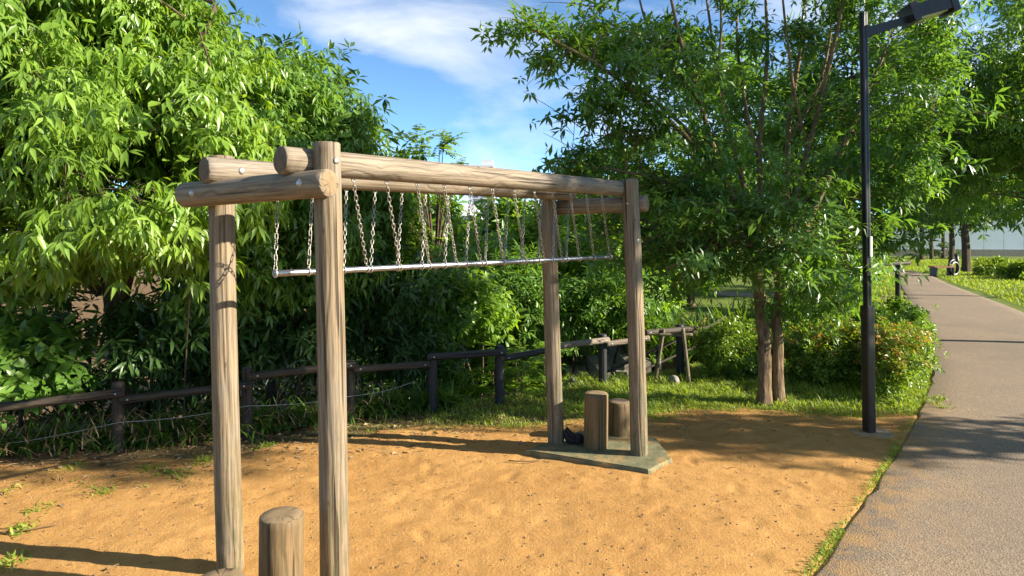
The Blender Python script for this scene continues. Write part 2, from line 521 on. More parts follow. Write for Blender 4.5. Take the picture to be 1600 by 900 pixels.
def whorls(pos, d, k, size, droop, g, tm, tintbase=None, rad=0.55, jit=0.25, sizevar=0.25, spread=0.02):
    """k leaves round each shoot tip, hanging by droop."""
    n = len(pos)
    d = norm(d)
    ref = np.where(np.abs(d[:, 2:3]) < 0.9, np.array([[0, 0, 1.0]]), np.array([[1.0, 0, 0]]))
    U = norm(np.cross(d, ref)); W = np.cross(d, U)
    a = (np.arange(k)[None] * (2 * np.pi / k) + g.uniform(0, 6.28, (n, 1)) + g.normal(0, jit, (n, k)))
    el = g.normal(rad, 0.22, (n, k))
    L = np.cos(el)[..., None] * (np.cos(a)[..., None] * U[:, None] + np.sin(a)[..., None] * W[:, None]) + np.sin(el)[..., None] * d[:, None]
    L[..., 2] -= droop * g.uniform(0.6, 1.4, (n, k))
    L = norm(L)
    up = np.zeros_like(L) + np.array([0, 0, 1.0]) * 0.7 + d[:, None] * 0.6 + g.normal(0, 0.28, L.shape)
    S = size * (1 + sizevar * g.uniform(-1, 1, (n, k)))
    S = S * g.uniform(0.7, 1.2, (n, 1))
    base = pos[:, None] + d[:, None] * g.uniform(-spread * 2.5, spread, (n, k, 1)) + L * 0.01
    tb = g.uniform(0, 1, (n, 1)) if tintbase is None else tintbase[:, None]
    ti = np.clip(tb * 0.7 + 0.3 * g.uniform(0, 1, (n, k)), 0, None)
    return leaves(base.reshape(-1, 3), L.reshape(-1, 3), up.reshape(-1, 3), S.ravel(), tm, ti.ravel())

def jl(parts):
    V, T, A, o = [], [], [], 0
    for v, t, a in parts:
        V.append(v); T.append(t + o); A.append(a); o += len(v)
    return np.concatenate(V), np.concatenate(T), np.concatenate(A)

def foliage(name, parts, mat, parent=None):
    v, t, a = jl(parts)
    me = np_mesh(name, v, t, None, True, a)
    return link(name, me, M[mat], parent, world=True)

def blob_points(blobs, per, g, shell=0.55, squash=1.0):
    """clump centres spread through blobs ((centre), radius or radii), biased to the outside."""
    C, N = [], []
    for c, r in blobs:
        r = np.broadcast_to(np.asarray(r, float), (3,))
        n = max(3, int(per * (r[0] * r[1] * r[2]) ** (2 / 3)))
        d = norm(g.normal(size=(n, 3)))
        u = g.uniform(shell ** 3, 1.0, (n, 1)) ** (1 / 3) * (1 + 0.10 * g.normal(size=(n, 1)))
        C.append(np.asarray(c) + d * u * r); N.append(d)
    return np.concatenate(C), np.concatenate(N)

def bez(p0, p1, p2, n=7):
    t = np.linspace(0, 1, n)[:, None]
    return (1 - t) ** 2 * p0 + 2 * t * (1 - t) * p1 + t * t * p2

def tree(name, base, stems, blobs, leaf, g, label, cat='tree', group=None, per=22, nwh=26, k=6, size=0.14, droop=0.5, tm=LANCE,
         bark='bark', sig=(0.20, 0.20, 0.15), shell=0.55, upw=0.35, twig=True, tiers=None, cut=None, extra_limbs=None, tip=None, twr=0.007):
    """stems: polylines with radii. Clumps of shoots fill the blobs; every clump hangs on a branch of a stem."""
    root = empty(name, (base[0], base[1], base[2]), label, cat, group)
    C, N = blob_points(blobs, per, g, shell)
    if cut is not None:
        keep = cut(C); C, N = C[keep], N[keep]
    parts = []
    SP, SR = [], []
    for pts, r0, r1 in stems:
        pts = np.asarray(pts, float)
        # resample smoothly
        t = np.linspace(0, len(pts) - 1, 5 * len(pts))
        P = np.stack([np.interp(t, np.arange(len(pts)), pts[:, q]) for q in range(3)], -1)
        P[2:-1] += g.normal(0, 0.012, P[2:-1].shape)
        for _ in range(4):
            P[1:-1] = 0.25 * P[:-2] + 0.5 * P[1:-1] + 0.25 * P[2:]
        R = np.linspace(r0, r1, len(P))
        if pts[0][2] < base[2] + 0.1 and r0 > 0.03:
            R = R * (1 + 0.35 * np.exp(-np.maximum(P[:, 2] - base[2], 0) / 0.10))
        tb_ = tube(P, R, 20 if r0 > 0.05 else 7)
        if r0 > 0.05:          # fluted, ridged bark
            nv_ = len(P) * 20
            vv_ = tb_[0][:nv_].reshape(len(P), 20, 3); ph_ = np.arange(20) / 20 * 6.283
            fl_ = 1 + 0.07 * np.sin(3 * ph_[None] + 0.25 * np.arange(len(P))[:, None]) + 0.05 * np.sin(5 * ph_[None] + 1.0)
            tb_[0][:nv_] = (P[:, None] + (vv_ - P[:, None]) * fl_[..., None]).reshape(-1, 3)
        parts.append(tb_)
        SP.append(P); SR.append(R)
    SPa, SRa = np.concatenate(SP), np.concatenate(SR)
    hi = SPa[:, 2] > base[2] + 0.35 * (SPa[:, 2].max() - base[2]) if len(SPa) > 5 else np.ones(len(SPa), bool)
    SPh, SRh = SPa[hi], SRa[hi]
    for c in C:
        d = np.linalg.norm(SPh - c, axis=1) + 1.1 * np.maximum(0, SPh[:, 2] - c[2] + 0.1)
        q = int(np.argmin(d)); p0 = SPh[q]
        L = np.linalg.norm(c - p0)
        mid = (p0 + c) / 2 + np.array([0, 0, 0.14 * L]) + g.normal(0, 0.07 * L, 3)
        r0 = min(SRh[q] * 0.6, 0.006 + 0.010 * L)
        B = bez(p0, mid, c, 7)
        parts.append(tube(B, np.linspace(r0, 0.003, 7), 5, False))
        if twig:
            for _ in range(3):
                s = B[int(g.integers(3, 6))]
                e = c + g.normal(0, 1, 3) * np.array(sig) * 1.5
                parts.append(tube(bez(s, (s + e) / 2 + np.array([0, 0, 0.03]), e, 4), np.linspace(0.0045, 0.0018, 4), 4, False))
    solid('trunk', parts, bark, root)
    ctr = np.mean([np.asarray(b[0]) for b in blobs], 0)
    n = len(C)
    pos = (C[:, None] + g.normal(0, 1, (n, nwh, 3)) * np.array(sig)).reshape(-1, 3)
    outw = np.repeat(N, nwh, 0)
    d = outw * 0.8 + np.array([0, 0, upw]) + g.normal(0, 0.35, pos.shape)
    clump_t = np.repeat(np.clip(g.normal(0.5, 0.28, n), 0, 1), nwh)
    tb = np.clip(clump_t + g.normal(0, 0.15, len(pos)), 0, 1)
    if tip is not None:
        top = (g.random(len(pos)) < tip) & (outw[:, 2] > 0.05)
        tb = np.where(top, g.uniform(2.0, 3.0, len(pos)), tb)
    foliage('crown', [whorls(pos, d, k, size, droop, g, tm, tb)], leaf, root)
    return root

def blades(pos, g, length, width, lean=(0.3, 1.0), curve=0.5, segs=4, tint=None, az=None):
    """arching strap leaves from base points."""
    n = len(pos)
    az = g.uniform(0, 6.283, n) if az is None else az
    L = length * g.uniform(0.55, 1.25, n)
    ln = g.uniform(lean[0], lean[1], n)
    t = np.linspace(0, 1, segs + 1)
    h = np.stack([np.cos(az), np.sin(az), np.zeros(n)], -1)
    side = np.stack([-np.sin(az), np.cos(az), np.zeros(n)], -1)
    ang0 = np.pi / 2 - ln * 0.5
    cur = curve * g.uniform(0.4, 1.6, n)
    P = np.zeros((n, segs + 1, 3)); P[:, 0] = pos
    for s in range(segs):
        a = ang0 - cur * (s + 0.5) / segs * 2.2
        P[:, s + 1] = P[:, s] + (L / segs)[:, None] * (h * np.cos(a)[:, None] + np.array([0, 0, 1.0]) * np.sin(a)[:, None])
    wprof = np.sin(np.pi * np.clip(0.22 + 0.78 * t, 0, 1)) ** 0.8
    W = width * g.uniform(0.7, 1.2, n)
    V = np.concatenate([P + side[:, None] * (wprof[None, :, None] * W[:, None, None] / 2), P - side[:, None] * (wprof[None, :, None] * W[:, None, None] / 2)], 1)
    m = 2 * (segs + 1)
    T = []
    for s in range(segs):
        a, b_, c, d = s, s + 1, segs + 1 + s, segs + 2 + s
        T += [(a, c, b_)] + [(c, d, b_)]
    T = np.array(T)
    tris = (T[None] + (np.arange(n) * m)[:, None, None]).reshape(-1, 3)
    ti = g.uniform(0, 1, n) if tint is None else tint
    return V.reshape(-1, 3), tris, np.repeat(ti, m)

def fronds(base, dirs, L, pairs, leafsize, g, tm=SIMPLEW, sag=0.35, tint=None):
    """pinnate leaves: leaflets in pairs along a drooping midrib."""
    n = len(base)
    d = norm(dirs)
    Ls = L * g.uniform(0.7, 1.2, n)
    t = np.linspace(0.2, 1.0, pairs)
    side = norm(np.cross(d, np.array([0, 0, 1.0])))
    P = base[:, None] + d[:, None] * (t[None, :, None] * Ls[:, None, None])
    P[..., 2] -= sag * (t ** 2)[None] * Ls[:, None]
    tg = d[:, None] - np.array([0, 0, 1.0]) * (2 * sag * t)[None, :, None]
    out = []
    tb = g.uniform(0, 1, n) if tint is None else tint
    for sg in (-1, 1):
        ld = side[:, None] * sg * 0.9 + tg * 0.45 + g.normal(0, 0.12, P.shape)
        up = np.zeros_like(P) + np.array([0, 0, 1.0]) + g.normal(0, 0.2, P.shape)
        sz = leafsize * np.broadcast_to(np.sin(np.pi * (0.18 + 0.72 * t)), (n, pairs)) * g.uniform(0.8, 1.2, (n, pairs))
        out.append(leaves(P.reshape(-1, 3), ld.reshape(-1, 3), up.reshape(-1, 3), sz.ravel(), tm, np.repeat(tb, pairs)))
    return jl(out)

# ------------------------------------------------------------------ ground
FX = np.array([-30, -7.0, -4.6, -3.3, -2.34, -1.56, -0.81, -0.13, 1.08, 2.14, 3.2, 4.5, 9])
FY = np.array([2, 4.6, 5.25, 5.55, 5.86, 6.38, 6.72, 6.97, 7.82, 8.41, 9.3, 10.4, 14])
def fence_y(x): return np.interp(x, FX, FY)
def hz(x, y):
    s = y - fence_y(x) - 0.18
    drop = 2.6 * (1 - np.exp(-np.maximum(s, 0) / 2.2)) * (1 - smooth01((x - 1.5) / 1.8))
    return -drop

def geo_axis(near0, near1, step, far0, far1):
    a = list(np.arange(near0, near1 + 1e-6, step))
    s, v = step, near1
    while v < far1:
        s *= 1.25; v += s; a.append(v)
    s, v, b = step, near0, []
    while v > far0:
        s *= 1.25; v -= s; b.append(v)
    return np.array(b[::-1] + a)

def grid(xs, ys, zf, keep=None):
    X, Y = np.meshgrid(xs, ys, indexing='ij')
    V = np.stack([X, Y, zf(X, Y)], -1).reshape(-1, 3)
    i, j = np.meshgrid(np.arange(len(xs) - 1), np.arange(len(ys) - 1), indexing='ij')
    n = len(ys)
    Q = np.stack([i * n + j, (i + 1) * n + j, (i + 1) * n + j + 1, i * n + j + 1], -1).reshape(-1, 4)
    if keep is not None:
        cx, cy = V[Q][:, :, 0].mean(1), V[Q][:, :, 1].mean(1)
        Q = Q[keep(cx, cy)]
        used = np.unique(Q); mp = np.zeros(len(V), int); mp[used] = np.arange(len(used))
        V, Q = V[used], mp[Q]
    return V, Q

# paved path: smooth line through its left edge
PL = np.array([(-3.2, -2.6), (-0.9, 0.4), (0.42, 2.05), (1.60, 3.51), (3.42, 5.72), (5.22, 8.16), (7.25, 11.6), (9.05, 14.9), (10.95, 18.4), (13.0, 22.2), (14.9, 25.6), (15.9, 28.5), (15.2, 31.6), (12.6, 33.6), (8.6, 34.4)])
def spline(P, n):
    t = np.linspace(0, len(P) - 1, n)
    out = np.stack([np.interp(t, np.arange(len(P)), P[:, k]) for k in range(P.shape[1])], -1)
    for _ in range(int(n / len(P) * 2)):
        out[1:-1] = 0.25 * out[:-2] + 0.5 * out[1:-1] + 0.25 * out[2:]
    return out
PLs = spline(PL, 200)
tg = norm(np.gradient(PLs, axis=0)); nrm = np.stack([tg[:, 1], -tg[:, 0]], -1)
WID = 2.15
def path_left_x(y):          # x of the path's left edge for a given y (near part)
    k = PLs[:, 1] < 28
    return np.interp(y, PLs[k, 1], PLs[k, 0])
# outline of the sand
BX = np.array([-9, -6.0, -4.06, -3.2, -2.3, -1.2, 0.3, 1.9, 2.6, 4.2, 6.0])
BY = np.array([4.3, 4.7, 5.2, 5.38, 5.6, 6.05, 6.45, 6.75, 6.72, 6.6, 6.6])
def sand_mask(x, y):
    d = np.interp(x, BX, BY) - y
    d = np.minimum(d, (path_left_x(y) - x) * 0.75 + 0.30)
    d = np.minimum(d, y + 2.5)
    d = np.minimum(d, x + 4.9)
    return d + 0.16 * vnoise(x * 1.6, y * 1.6, 21) + 0.09 * vnoise(x * 5, y * 5, 22)

def ground_mat():
    b = NB('lawn_and_soil')
    geo = b.new('ShaderNodeNewGeometry').outputs['Position']
    n1 = b.noise(geo, 1.3, 4.0, 0.6)
    n2 = b.noise(geo, 26.0, 4.0, 0.7)
    n3 = b.noise(geo, 140.0, 2.0, 0.6)
    g = b.mix(b.range(n1, 0.35, 0.65), (0.085, 0.135, 0.024), (0.165, 0.205, 0.045))
    g = b.mix(b.range(n2, 0.5, 0.75, 0, 0.75), g, (0.16, 0.125, 0.06))
    g = b.mix(b.range(n3, 0.35, 0.65, 0, 0.4), g, (0.045, 0.085, 0.018))
    s = b.mix(b.range(n2, 0.35, 0.65), (0.085, 0.055, 0.028), (0.20, 0.128, 0.062))
    c = b.mix(b.attr('tint'), g, s)
    return b.done(b.bsdf(c, 0.95, 0, 0.1, b.bump(b.math('ADD', n2, b.math('MULTIPLY', n3, 0.5)), 0.8, 0.03)))
M['ground'] = ground_mat()
xs = geo_axis(-12, 14, 0.22, -900, 900); ys = geo_axis(-3, 22, 0.22, -300, 1200)
V, Q = grid(xs, ys, lambda X, Y: hz(X, Y) + 0.012 * vnoise(X * 1.7, Y * 1.7, 5) * (np.abs(X) < 30) - 0.006 - 0.035 * smooth01((sand_mask(X, Y) - 0.1) / 0.2))
soil = smooth01((V[:, 1] - fence_y(V[:, 0]) + 0.45) / 0.5) * (1 - smooth01((V[:, 0] - 2.6) / 1.2))
soil = np.maximum(soil, (1 - smooth01((V[:, 0] + 3.2) / 1.0)) * smooth01((V[:, 1] - 4.4) / 0.8))
soil = np.maximum(soil, 0.85 * smooth01((sand_mask(V[:, 0], V[:, 1]) + 0.42) / 0.36))
o = link('ground', np_mesh('ground', V, None, Q, True, soil), M['ground'])
tag(o, 'green lawn and dark soil ground round the sand', kind='structure')

acr = np.array([0.0, 0.0, 0.03, 0.3, 0.8, 1.3, 1.85, WID - 0.03, WID, WID])
zz = np.array([-0.05, 0.008, 0.018, 0.021, 0.024, 0.024, 0.021, 0.018, 0.008, -0.05])
edge = 0.018 * vnoise(np.arange(200) * 0.9, np.zeros(200), 8)
V = np.zeros((200, len(acr), 3))
wfac = 1 - 0.42 * smooth01((PLs[:, 1] - 13) / 13)
V[..., :2] = PLs[:, None] + nrm[:, None] * (acr[None, :, None] * wfac[:, None, None] + np.where(acr < 0.5, 1, 0)[None, :, None] * edge[:, None, None])
V[..., 2] = zz
m = len(acr)
i, j = np.meshgrid(np.arange(199), np.arange(m - 1), indexing='ij')
Q = np.stack([i * m + j, i * m + j + 1, (i + 1) * m + j + 1, (i + 1) * m + j], -1).reshape(-1, 4)
def path_mat():
    b = NB('aggregate_paving')
    geo = b.new('ShaderNodeNewGeometry').outputs['Position']
    v = b.voronoi(geo, 120.0, 'Color')
    sep = b.new('ShaderNodeSeparateColor'); b.put(sep.inputs[0], v)
    n1 = b.noise(geo, 1.1, 4.0, 0.6); n2 = b.noise(geo, 9.0, 4.0, 0.6); nf = b.noise(geo, 60.0, 3.0, 0.7)
    c = b.mix(sep.outputs[0], (0.130, 0.096, 0.066), (0.285, 0.220, 0.150))
    c = b.mix(b.range(nf, 0.5, 0.72, 0.0, 0.6), c, (0.070, 0.056, 0.045))
    c = b.mix(b.range(n1, 0.35, 0.68, 0.0, 0.45), c, (0.144, 0.113, 0.086))
    c = b.mix(b.range(n2, 0.55, 0.75, 0.0, 0.4), c, (0.234, 0.183, 0.129))
    c = b.mix(b.math('MULTIPLY', b.attr('tint'), b.range(b.noise(geo, 5.0, 5.0, 0.7), 0.40, 0.60)), c, (0.36, 0.215, 0.085))
    c = b.mix(b.range(b.noise(geo, 0.45, 3.0, 0.6), 0.52, 0.62, 0.0, 0.28), c, (0.10, 0.080, 0.062))
    h = b.math('ADD', b.voronoi(geo, 95.0), b.math('MULTIPLY', nf, 0.6))
    return b.done(b.bsdf(c, 0.85, 0, 0.25, b.bump(h, 0.5, 0.005)))
M['path'] = path_mat()
drift = (np.array([1, 1, 0.9, 0.25, 0, 0, 0, 0, 0, 0])[None] * (1 - smooth01((PLs[:, 1] - 6.4) / 0.8))[:, None]).ravel()
o = link('path', np_mesh('path', V.reshape(-1, 3), None, Q, True, drift), M['path'])
tag(o, 'tan aggregate footpath curving away on the right', kind='structure')
# small side path that leaves to the left in the distance
sp = np.array([(11.2, 17.6), (10.0, 17.3), (8.0, 17.5), (5.5, 18.6)])
spl = spline(sp, 30); tg2 = norm(np.gradient(spl, axis=0)); nn = np.stack([-tg2[:, 1], tg2[:, 0]], -1)
V = np.stack([np.concatenate([spl - nn * 0.6, np.full((30, 1), 0.012)], 1), np.concatenate([spl + nn * 0.6, np.full((30, 1), 0.012)], 1)], 1).reshape(-1, 3)
k = np.arange(29) * 2
o = link('path', np_mesh('side_path', V, None, np.stack([k, k + 1, k + 3, k + 2], -1)[:, ::-1]), M['path'])
tag(o, 'small side path branching left in the distance', kind='structure')

# sand
FT = []
frng = np.random.default_rng(77)
for _ in range(26):                       # walking tracks across the sand
    px_, py_, a_ = frng.uniform(-2.6, 2.6), frng.uniform(3.0, 6.0), frng.uniform(0, 6.28)
    for st_i in range(4):
        sd_ = 0.09 * (1 if st_i % 2 else -1)
        FT.append((px_ + st_i * 0.55 * math.cos(a_) - sd_ * math.sin(a_), py_ + st_i * 0.55 * math.sin(a_) + sd_ * math.cos(a_), a_ + frng.normal(0, 0.15), frng.uniform(0.004, 0.010)))
def foot(x, y):
    out = np.zeros_like(x)
    for fx_, fy_, fa_, fd_ in FT:
        near_ = (np.abs(x - fx_) < 0.25) & (np.abs(y - fy_) < 0.25)
        if not near_.any(): continue
        dx_, dy_ = x[near_] - fx_, y[near_] - fy_
        lx_, ly_ = dx_ * math.cos(fa_) + dy_ * math.sin(fa_), -dx_ * math.sin(fa_) + dy_ * math.cos(fa_)
        q_ = np.sqrt((lx_ / 0.135) ** 2 + (ly_ / 0.052) ** 2)
        out[near_] += fd_ * (np.clip(1.4 * (1 - q_), 0, 1) - 0.35 * np.exp(-((q_ - 1.15) / 0.18) ** 2))
    return out
def sand_z(x, y):
    m_ = sand_mask(x, y)
    e = smooth01(m_ / 0.25)
    rid = 1 - 2 * np.abs(vnoise(x * 5.5 + 0.6 * vnoise(x * 3, y * 3, 36), y * 7.5, 35))
    z = 0.010 * vnoise(x * 1.1, y * 1.1, 31) + 0.008 * vnoise(x * 4.3, y * 4.3, 32) + 0.005 * rid + 0.008 * vnoise(x * 10, y * 10, 33) + 0.0055 * vnoise(x * 22, y * 22, 34)
    return -0.014 + e * (0.026 + 0.5 * z - foot(x, y)) - 0.05 * smooth01((x - path_left_x(y) + 0.01) / 0.05)
V, Q = grid(np.arange(-5.2, 6.0, 0.025), np.arange(1.6, 7.4, 0.025), sand_z, lambda x, y: sand_mask(x, y) > -0.05)
V2, Q2 = grid(np.arange(-5.2, 2.0, 0.15), np.arange(-2.6, 1.6001, 0.15), sand_z, lambda x, y: sand_mask(x, y) > -0.1)
V, Q, _ = join([(V, Q, []), (V2, Q2, [])])
def sand_mat():
    b = NB('orange_sand')
    geo = b.new('ShaderNodeNewGeometry').outputs['Position']
    n1 = b.noise(geo, 0.9, 4.0, 0.6); n2 = b.noise(geo, 7.0, 5.0, 0.65); n3 = b.noise(geo, 55.0, 5.0, 0.7); n4 = b.noise(geo, 220.0, 2.0, 0.6)
    c = b.mix(b.range(n1, 0.35, 0.65), (0.367, 0.194, 0.061), (0.463, 0.258, 0.085))
    c = b.mix(b.range(n2, 0.45, 0.72, 0.0, 0.6), c, (0.295, 0.147, 0.044))
    c = b.mix(b.range(n3, 0.52, 0.75, 0.0, 0.65), c, (0.543, 0.341, 0.138))
    c = b.mix(b.range(n4, 0.60, 0.72, 0.0, 0.7), c, (0.160, 0.087, 0.041))
    peb = b.voronoi(geo, 17.0)
    c = b.mix(b.range(peb, 0.045, 0.07, 0.8, 0.0), c, (0.120, 0.068, 0.036))
    h = b.math('ADD', b.math('MULTIPLY', n2, 1.2), b.math('ADD', n3, b.math('MULTIPLY', n4, 0.4)))
    return b.done(b.bsdf(c, 0.95, 0, 0.12, b.bump(h, 0.7, 0.018)))
M['sand'] = sand_mat()
o = link('sand', np_mesh('sand', V, None, Q), M['sand'])
tag(o, 'trodden orange sand under the climbing frame', kind='structure')

# ------------------------------------------------------------------ the log frame with the hanging bar
root = empty('hanging_bar_frame', (-0.25, 4.4, 0), 'weathered log frame with a steel bar hung on rows of chains', 'climbing frame')
P1b, P1t = at(363, 893, 3.55), at(345, 244, 3.55)
P2b, P2t = at(524, 953, 3.19), at(510, 223, 3.19)
P4b, P4t = at(999, 718, 5.27), at(984, 280, 5.27)
P3b, P3t = at(869, 699, 5.56), at(857, 292, 5.56)
for p in (P1b, P2b): p[2] = -0.25
P3b[2] = P4b[2] = 0.02
post = {}
for nm, a, b_, sd, gr in (('1', P1b, P1t, 1, [(-0.95, 0.036, 0.014, 0.03)]), ('2', P2b, P2t, 2, [(-0.75, 0.022, 0.003, 0.03), (-2.1, 0.02, 0.003, -0.03)]), ('3', P3b, P3t, 3, [(-1.4, 0.03, 0.006, 0.06)]), ('4', P4b, P4t, 4, [(-1.2, 0.03, 0.004, 0.08)])):
    post[nm] = log_obj('post', a, b_, 0.069, root, ('wood', 'end', 'end'), 0.065, seed=sd, groove=gr, nt=64, bend=0.007 * (-1) ** sd, bumps=0.03)
u = norm(np.array([P4b[0] - P2b[0], P4b[1] - P2b[1], 0])); v = np.array([-u[1], u[0], 0])       # along the bar, and across
mid = lambda a, b_: (a + b_) / 2
ZC, ZL = 2.035, 2.158
def lvl(p, z): return np.array([p[0], p[1], z])
p1, p2, p3, p4 = (lvl(x, 0) for x in (P1t, P2t, P3t, P4t))
# cross beams on the outer faces of the posts
ca0, ca1 = at(289, 305, 3.50), at(515, 286, 3.075)
cb0, cb1 = at(872, 324, 5.66), at(1011, 318, 5.28)
cross_a = log_obj('cross_beam', ca0, ca1, 0.066, root, ('beamwood', 'enddark', 'endpale'), seed=5, nt=56, groove=[(k_ * 1.25, 0.025, 0.004, 0.12) for k_ in range(5)])
cross_b = log_obj('cross_beam', cb0, cb1, 0.066, root, ('beamwood', 'end', 'endpale'), seed=6, nt=56)
# long beams on the inner faces of the posts, resting on the cross beams
na0, na1 = at(437, 250, 3.10), at(975, 295, 5.34)
fa0, fa1 = at(318, 265, 3.34), at(892, 302, 5.58)
near_beam = log_obj('long_beam', na0, na1, 0.066, root, ('beamwood', 'enddark', 'end'), 0.062, seed=7, nt=64)
far_beam = log_obj('long_beam', fa0, fa1, 0.066, root, ('beamwood', 'enddark', 'end'), 0.062, seed=8, nt=64)
# bolts
def dome(c, d, r=0.014, hgt=0.007):
    d = norm(np.asarray(d, float)); ref = np.array([0, 0, 1.0]) if abs(d[2]) < 0.9 else np.array([1.0, 0, 0])
    a = norm(np.cross(d, ref)); b2 = np.cross(d, a)
    th = np.linspace(0, 2 * np.pi, 16, endpoint=False)
    rings = [(1.0, -0.006), (1.0, 0.25), (0.78, 0.75), (0.3, 1.0)]
    V = np.concatenate([c + r * f * (np.cos(th)[:, None] * a + np.sin(th)[:, None] * b2) + d * hgt * h for f, h in rings] + [(c + d * hgt * 1.05)[None]])
    Q = [(k * 16 + j, k * 16 + (j + 1) % 16, (k + 1) * 16 + (j + 1) % 16, (k + 1) * 16 + j) for k in range(3) for j in range(16)]
    T = [(48 + j, 48 + (j + 1) % 16, 64) for j in range(16)]
    return V, np.array(Q), np.array(T)
def beam_bolt(px, py, axis0, axis1, rad, host, r=0.016):
    """a bolt head on a log where the eye's line through the pixel meets its surface"""
    o_ = np.array([0, 0, CH]); dr = norm(at(px, py, 1.0) - o_)
    ax = norm(axis1 - axis0); w = o_ - axis0
    dp = dr - ax * np.dot(dr, ax); wp = w - ax * np.dot(w, ax)
    A, B, C_ = np.dot(dp, dp), 2 * np.dot(dp, wp), np.dot(wp, wp) - rad ** 2
    disc = B * B - 4 * A * C_
    if disc < 0: return
    t = (-B - math.sqrt(disc)) / (2 * A)
    c = o_ + dr * t
    n_ = norm(w + dr * t - ax * np.dot(w + dr * t, ax))
    solid('bolt', dome(c - n_ * 0.001, n_, r), 'galv', host)
beam_bolt(378, 267, fa0, fa1, 0.066, far_beam, 0.018)
beam_bolt(299, 302, ca0, ca1, 0.066, cross_a, 0.018)
beam_bolt(467, 286, ca0, ca1, 0.066, cross_a, 0.018)
beam_bolt(526, 251, P2b, P2t, 0.066, post['2'], 0.017)
beam_bolt(997, 376, P4b, P4t, 0.066, post['4'], 0.016)
beam_bolt(980, 318, P4b, P4t, 0.066, post['4'], 0.012)
# the hanging bar
ba, bb = at(429, 427.5, 3.37), at(956, 401.5, 5.47)
bl = np.linalg.norm(bb - ba)
bar = solid('hanging_bar', tube(np.linspace(ba, bb, 30), 0.0165, 20), 'tube', root)
bdir = norm(bb - ba)
def chain_parts(a, b_, phase):
    """links of a chain from a down to b"""
    d = b_ - a; L = np.linalg.norm(d); d = d / L
    pitch = 0.0315; n = max(2, int(round(L / pitch)))
    s1 = norm(np.cross(d, np.array([0.31, 0.95, 0.0]))); s2 = np.cross(d, s1)
    th = np.linspace(0, 2 * np.pi, 12, endpoint=False)
    half, rad, wire = 0.0105, 0.0085, 0.0026
    out = []
    for k in range(n):
        tw = phase + (math.pi / 2) * k + 0.25 * math.sin(k * 1.7 + phase)
        sx = s1 * math.cos(tw) + s2 * math.sin(tw); sy = np.cross(d, sx)
        c = a + d * L * (k + 0.5) / n
        pts = [c + sx * rad * math.cos(t) + d * (rad * math.sin(t) + (half if math.sin(t) > 0 else -half)) for t in th]
        # closed tube
        P = np.array(pts); tgv = norm(np.roll(P, -1, 0) - np.roll(P, 1, 0)); W = np.broadcast_to(sy, P.shape); U = np.cross(tgv, W)
        ph = np.linspace(0, 2 * np.pi, 5, endpoint=False)
        V = P[:, None] + wire * (np.cos(ph)[None, :, None] * U[:, None] + np.sin(ph)[None, :, None] * W[:, None])
        i, j = np.meshgrid(np.arange(12), np.arange(5), indexing='ij')
        q = np.stack([i * 5 + j, i * 5 + (j + 1) % 5, ((i + 1) % 12) * 5 + (j + 1) % 5, ((i + 1) % 12) * 5 + j], -1).reshape(-1, 4)
        out.append((V.reshape(-1, 3), q, np.zeros((0, 3), int)))
    return out
def ring_torus(c, axis, R, r, n=16, s=6):
    axis = norm(axis); ref = np.array([0, 0, 1.0]) if abs(axis[2]) < 0.9 else np.array([1.0, 0, 0])
    a = norm(np.cross(axis, ref)); b2 = np.cross(axis, a)
    th = np.linspace(0, 2 * np.pi, n, endpoint=False); ph = np.linspace(0, 2 * np.pi, s, endpoint=False)
    e = np.cos(th)[:, None] * a + np.sin(th)[:, None] * b2
    V = c + e[:, None] * (R + r * np.cos(ph))[None, :, None] + axis * (r * np.sin(ph))[None, :, None]
    i, j = np.meshgrid(np.arange(n), np.arange(s), indexing='ij')
    q = np.stack([i * s + j, ((i + 1) % n) * s + j, ((i + 1) % n) * s + (j + 1) % s, i * s + (j + 1) % s], -1).reshape(-1, 4)
    return V.reshape(-1, 3), q, np.zeros((0, 3), int)
near_ch = [(500, 525), (552, 573.5), (604, 625), (652, 671), (694, 713.5), (734, 751.5), (769, 786.5), (803, 820), (835, 850), (863, 878), (891, 905), (916, 928), (940, 953)]
far_ch = [(434, 430), (488, 482), (541, 537), (586, 579), (628, 621), (665, 659), (700, 695), (734, 728), (763, 758), (794, 788), (820, 815), (846, 841), (868, 863), (889, 885)]
def on_axis(px, a, b_):
    """the point of a level log or bar that lies in this photo column"""
    s_ = (px - 800) / FPX
    t_ = (s_ * a[1] - a[0]) / ((b_[0] - a[0]) - s_ * (b_[1] - a[1]))
    return a + (b_ - a) * t_
for lst, b0, b1 in ((near_ch, na0, na1), (far_ch, fa0, fa1)):
    for pt_, pb_ in lst:
        pb = on_axis(pb_, ba, bb); q = on_axis(pt_, b0, b1)
        solid('clamp', ring_torus(pb, bdir, 0.0185, 0.0055), 'galv', bar)
        w = norm(np.array([pb[0] - q[0], pb[1] - q[1], 0]))
        top = q + np.array([0, 0, -0.062])
        ch = solid('chain', chain_parts(top - np.array([0, 0, 0.014]), pb + norm(q - pb) * 0.012, RNG.uniform(0, 1.5)), 'chain', root)
        eye = join([ring_torus(top + np.array([0, 0, -0.008]), np.cross(bdir, [0, 0, 1]), 0.010, 0.0035, 12, 5), tube(np.array([top + [0, 0, 0.03], top + [0, 0, 0.0]]), 0.0045, 6)])
        solid('eye_bolt', eye, 'galv', ch)

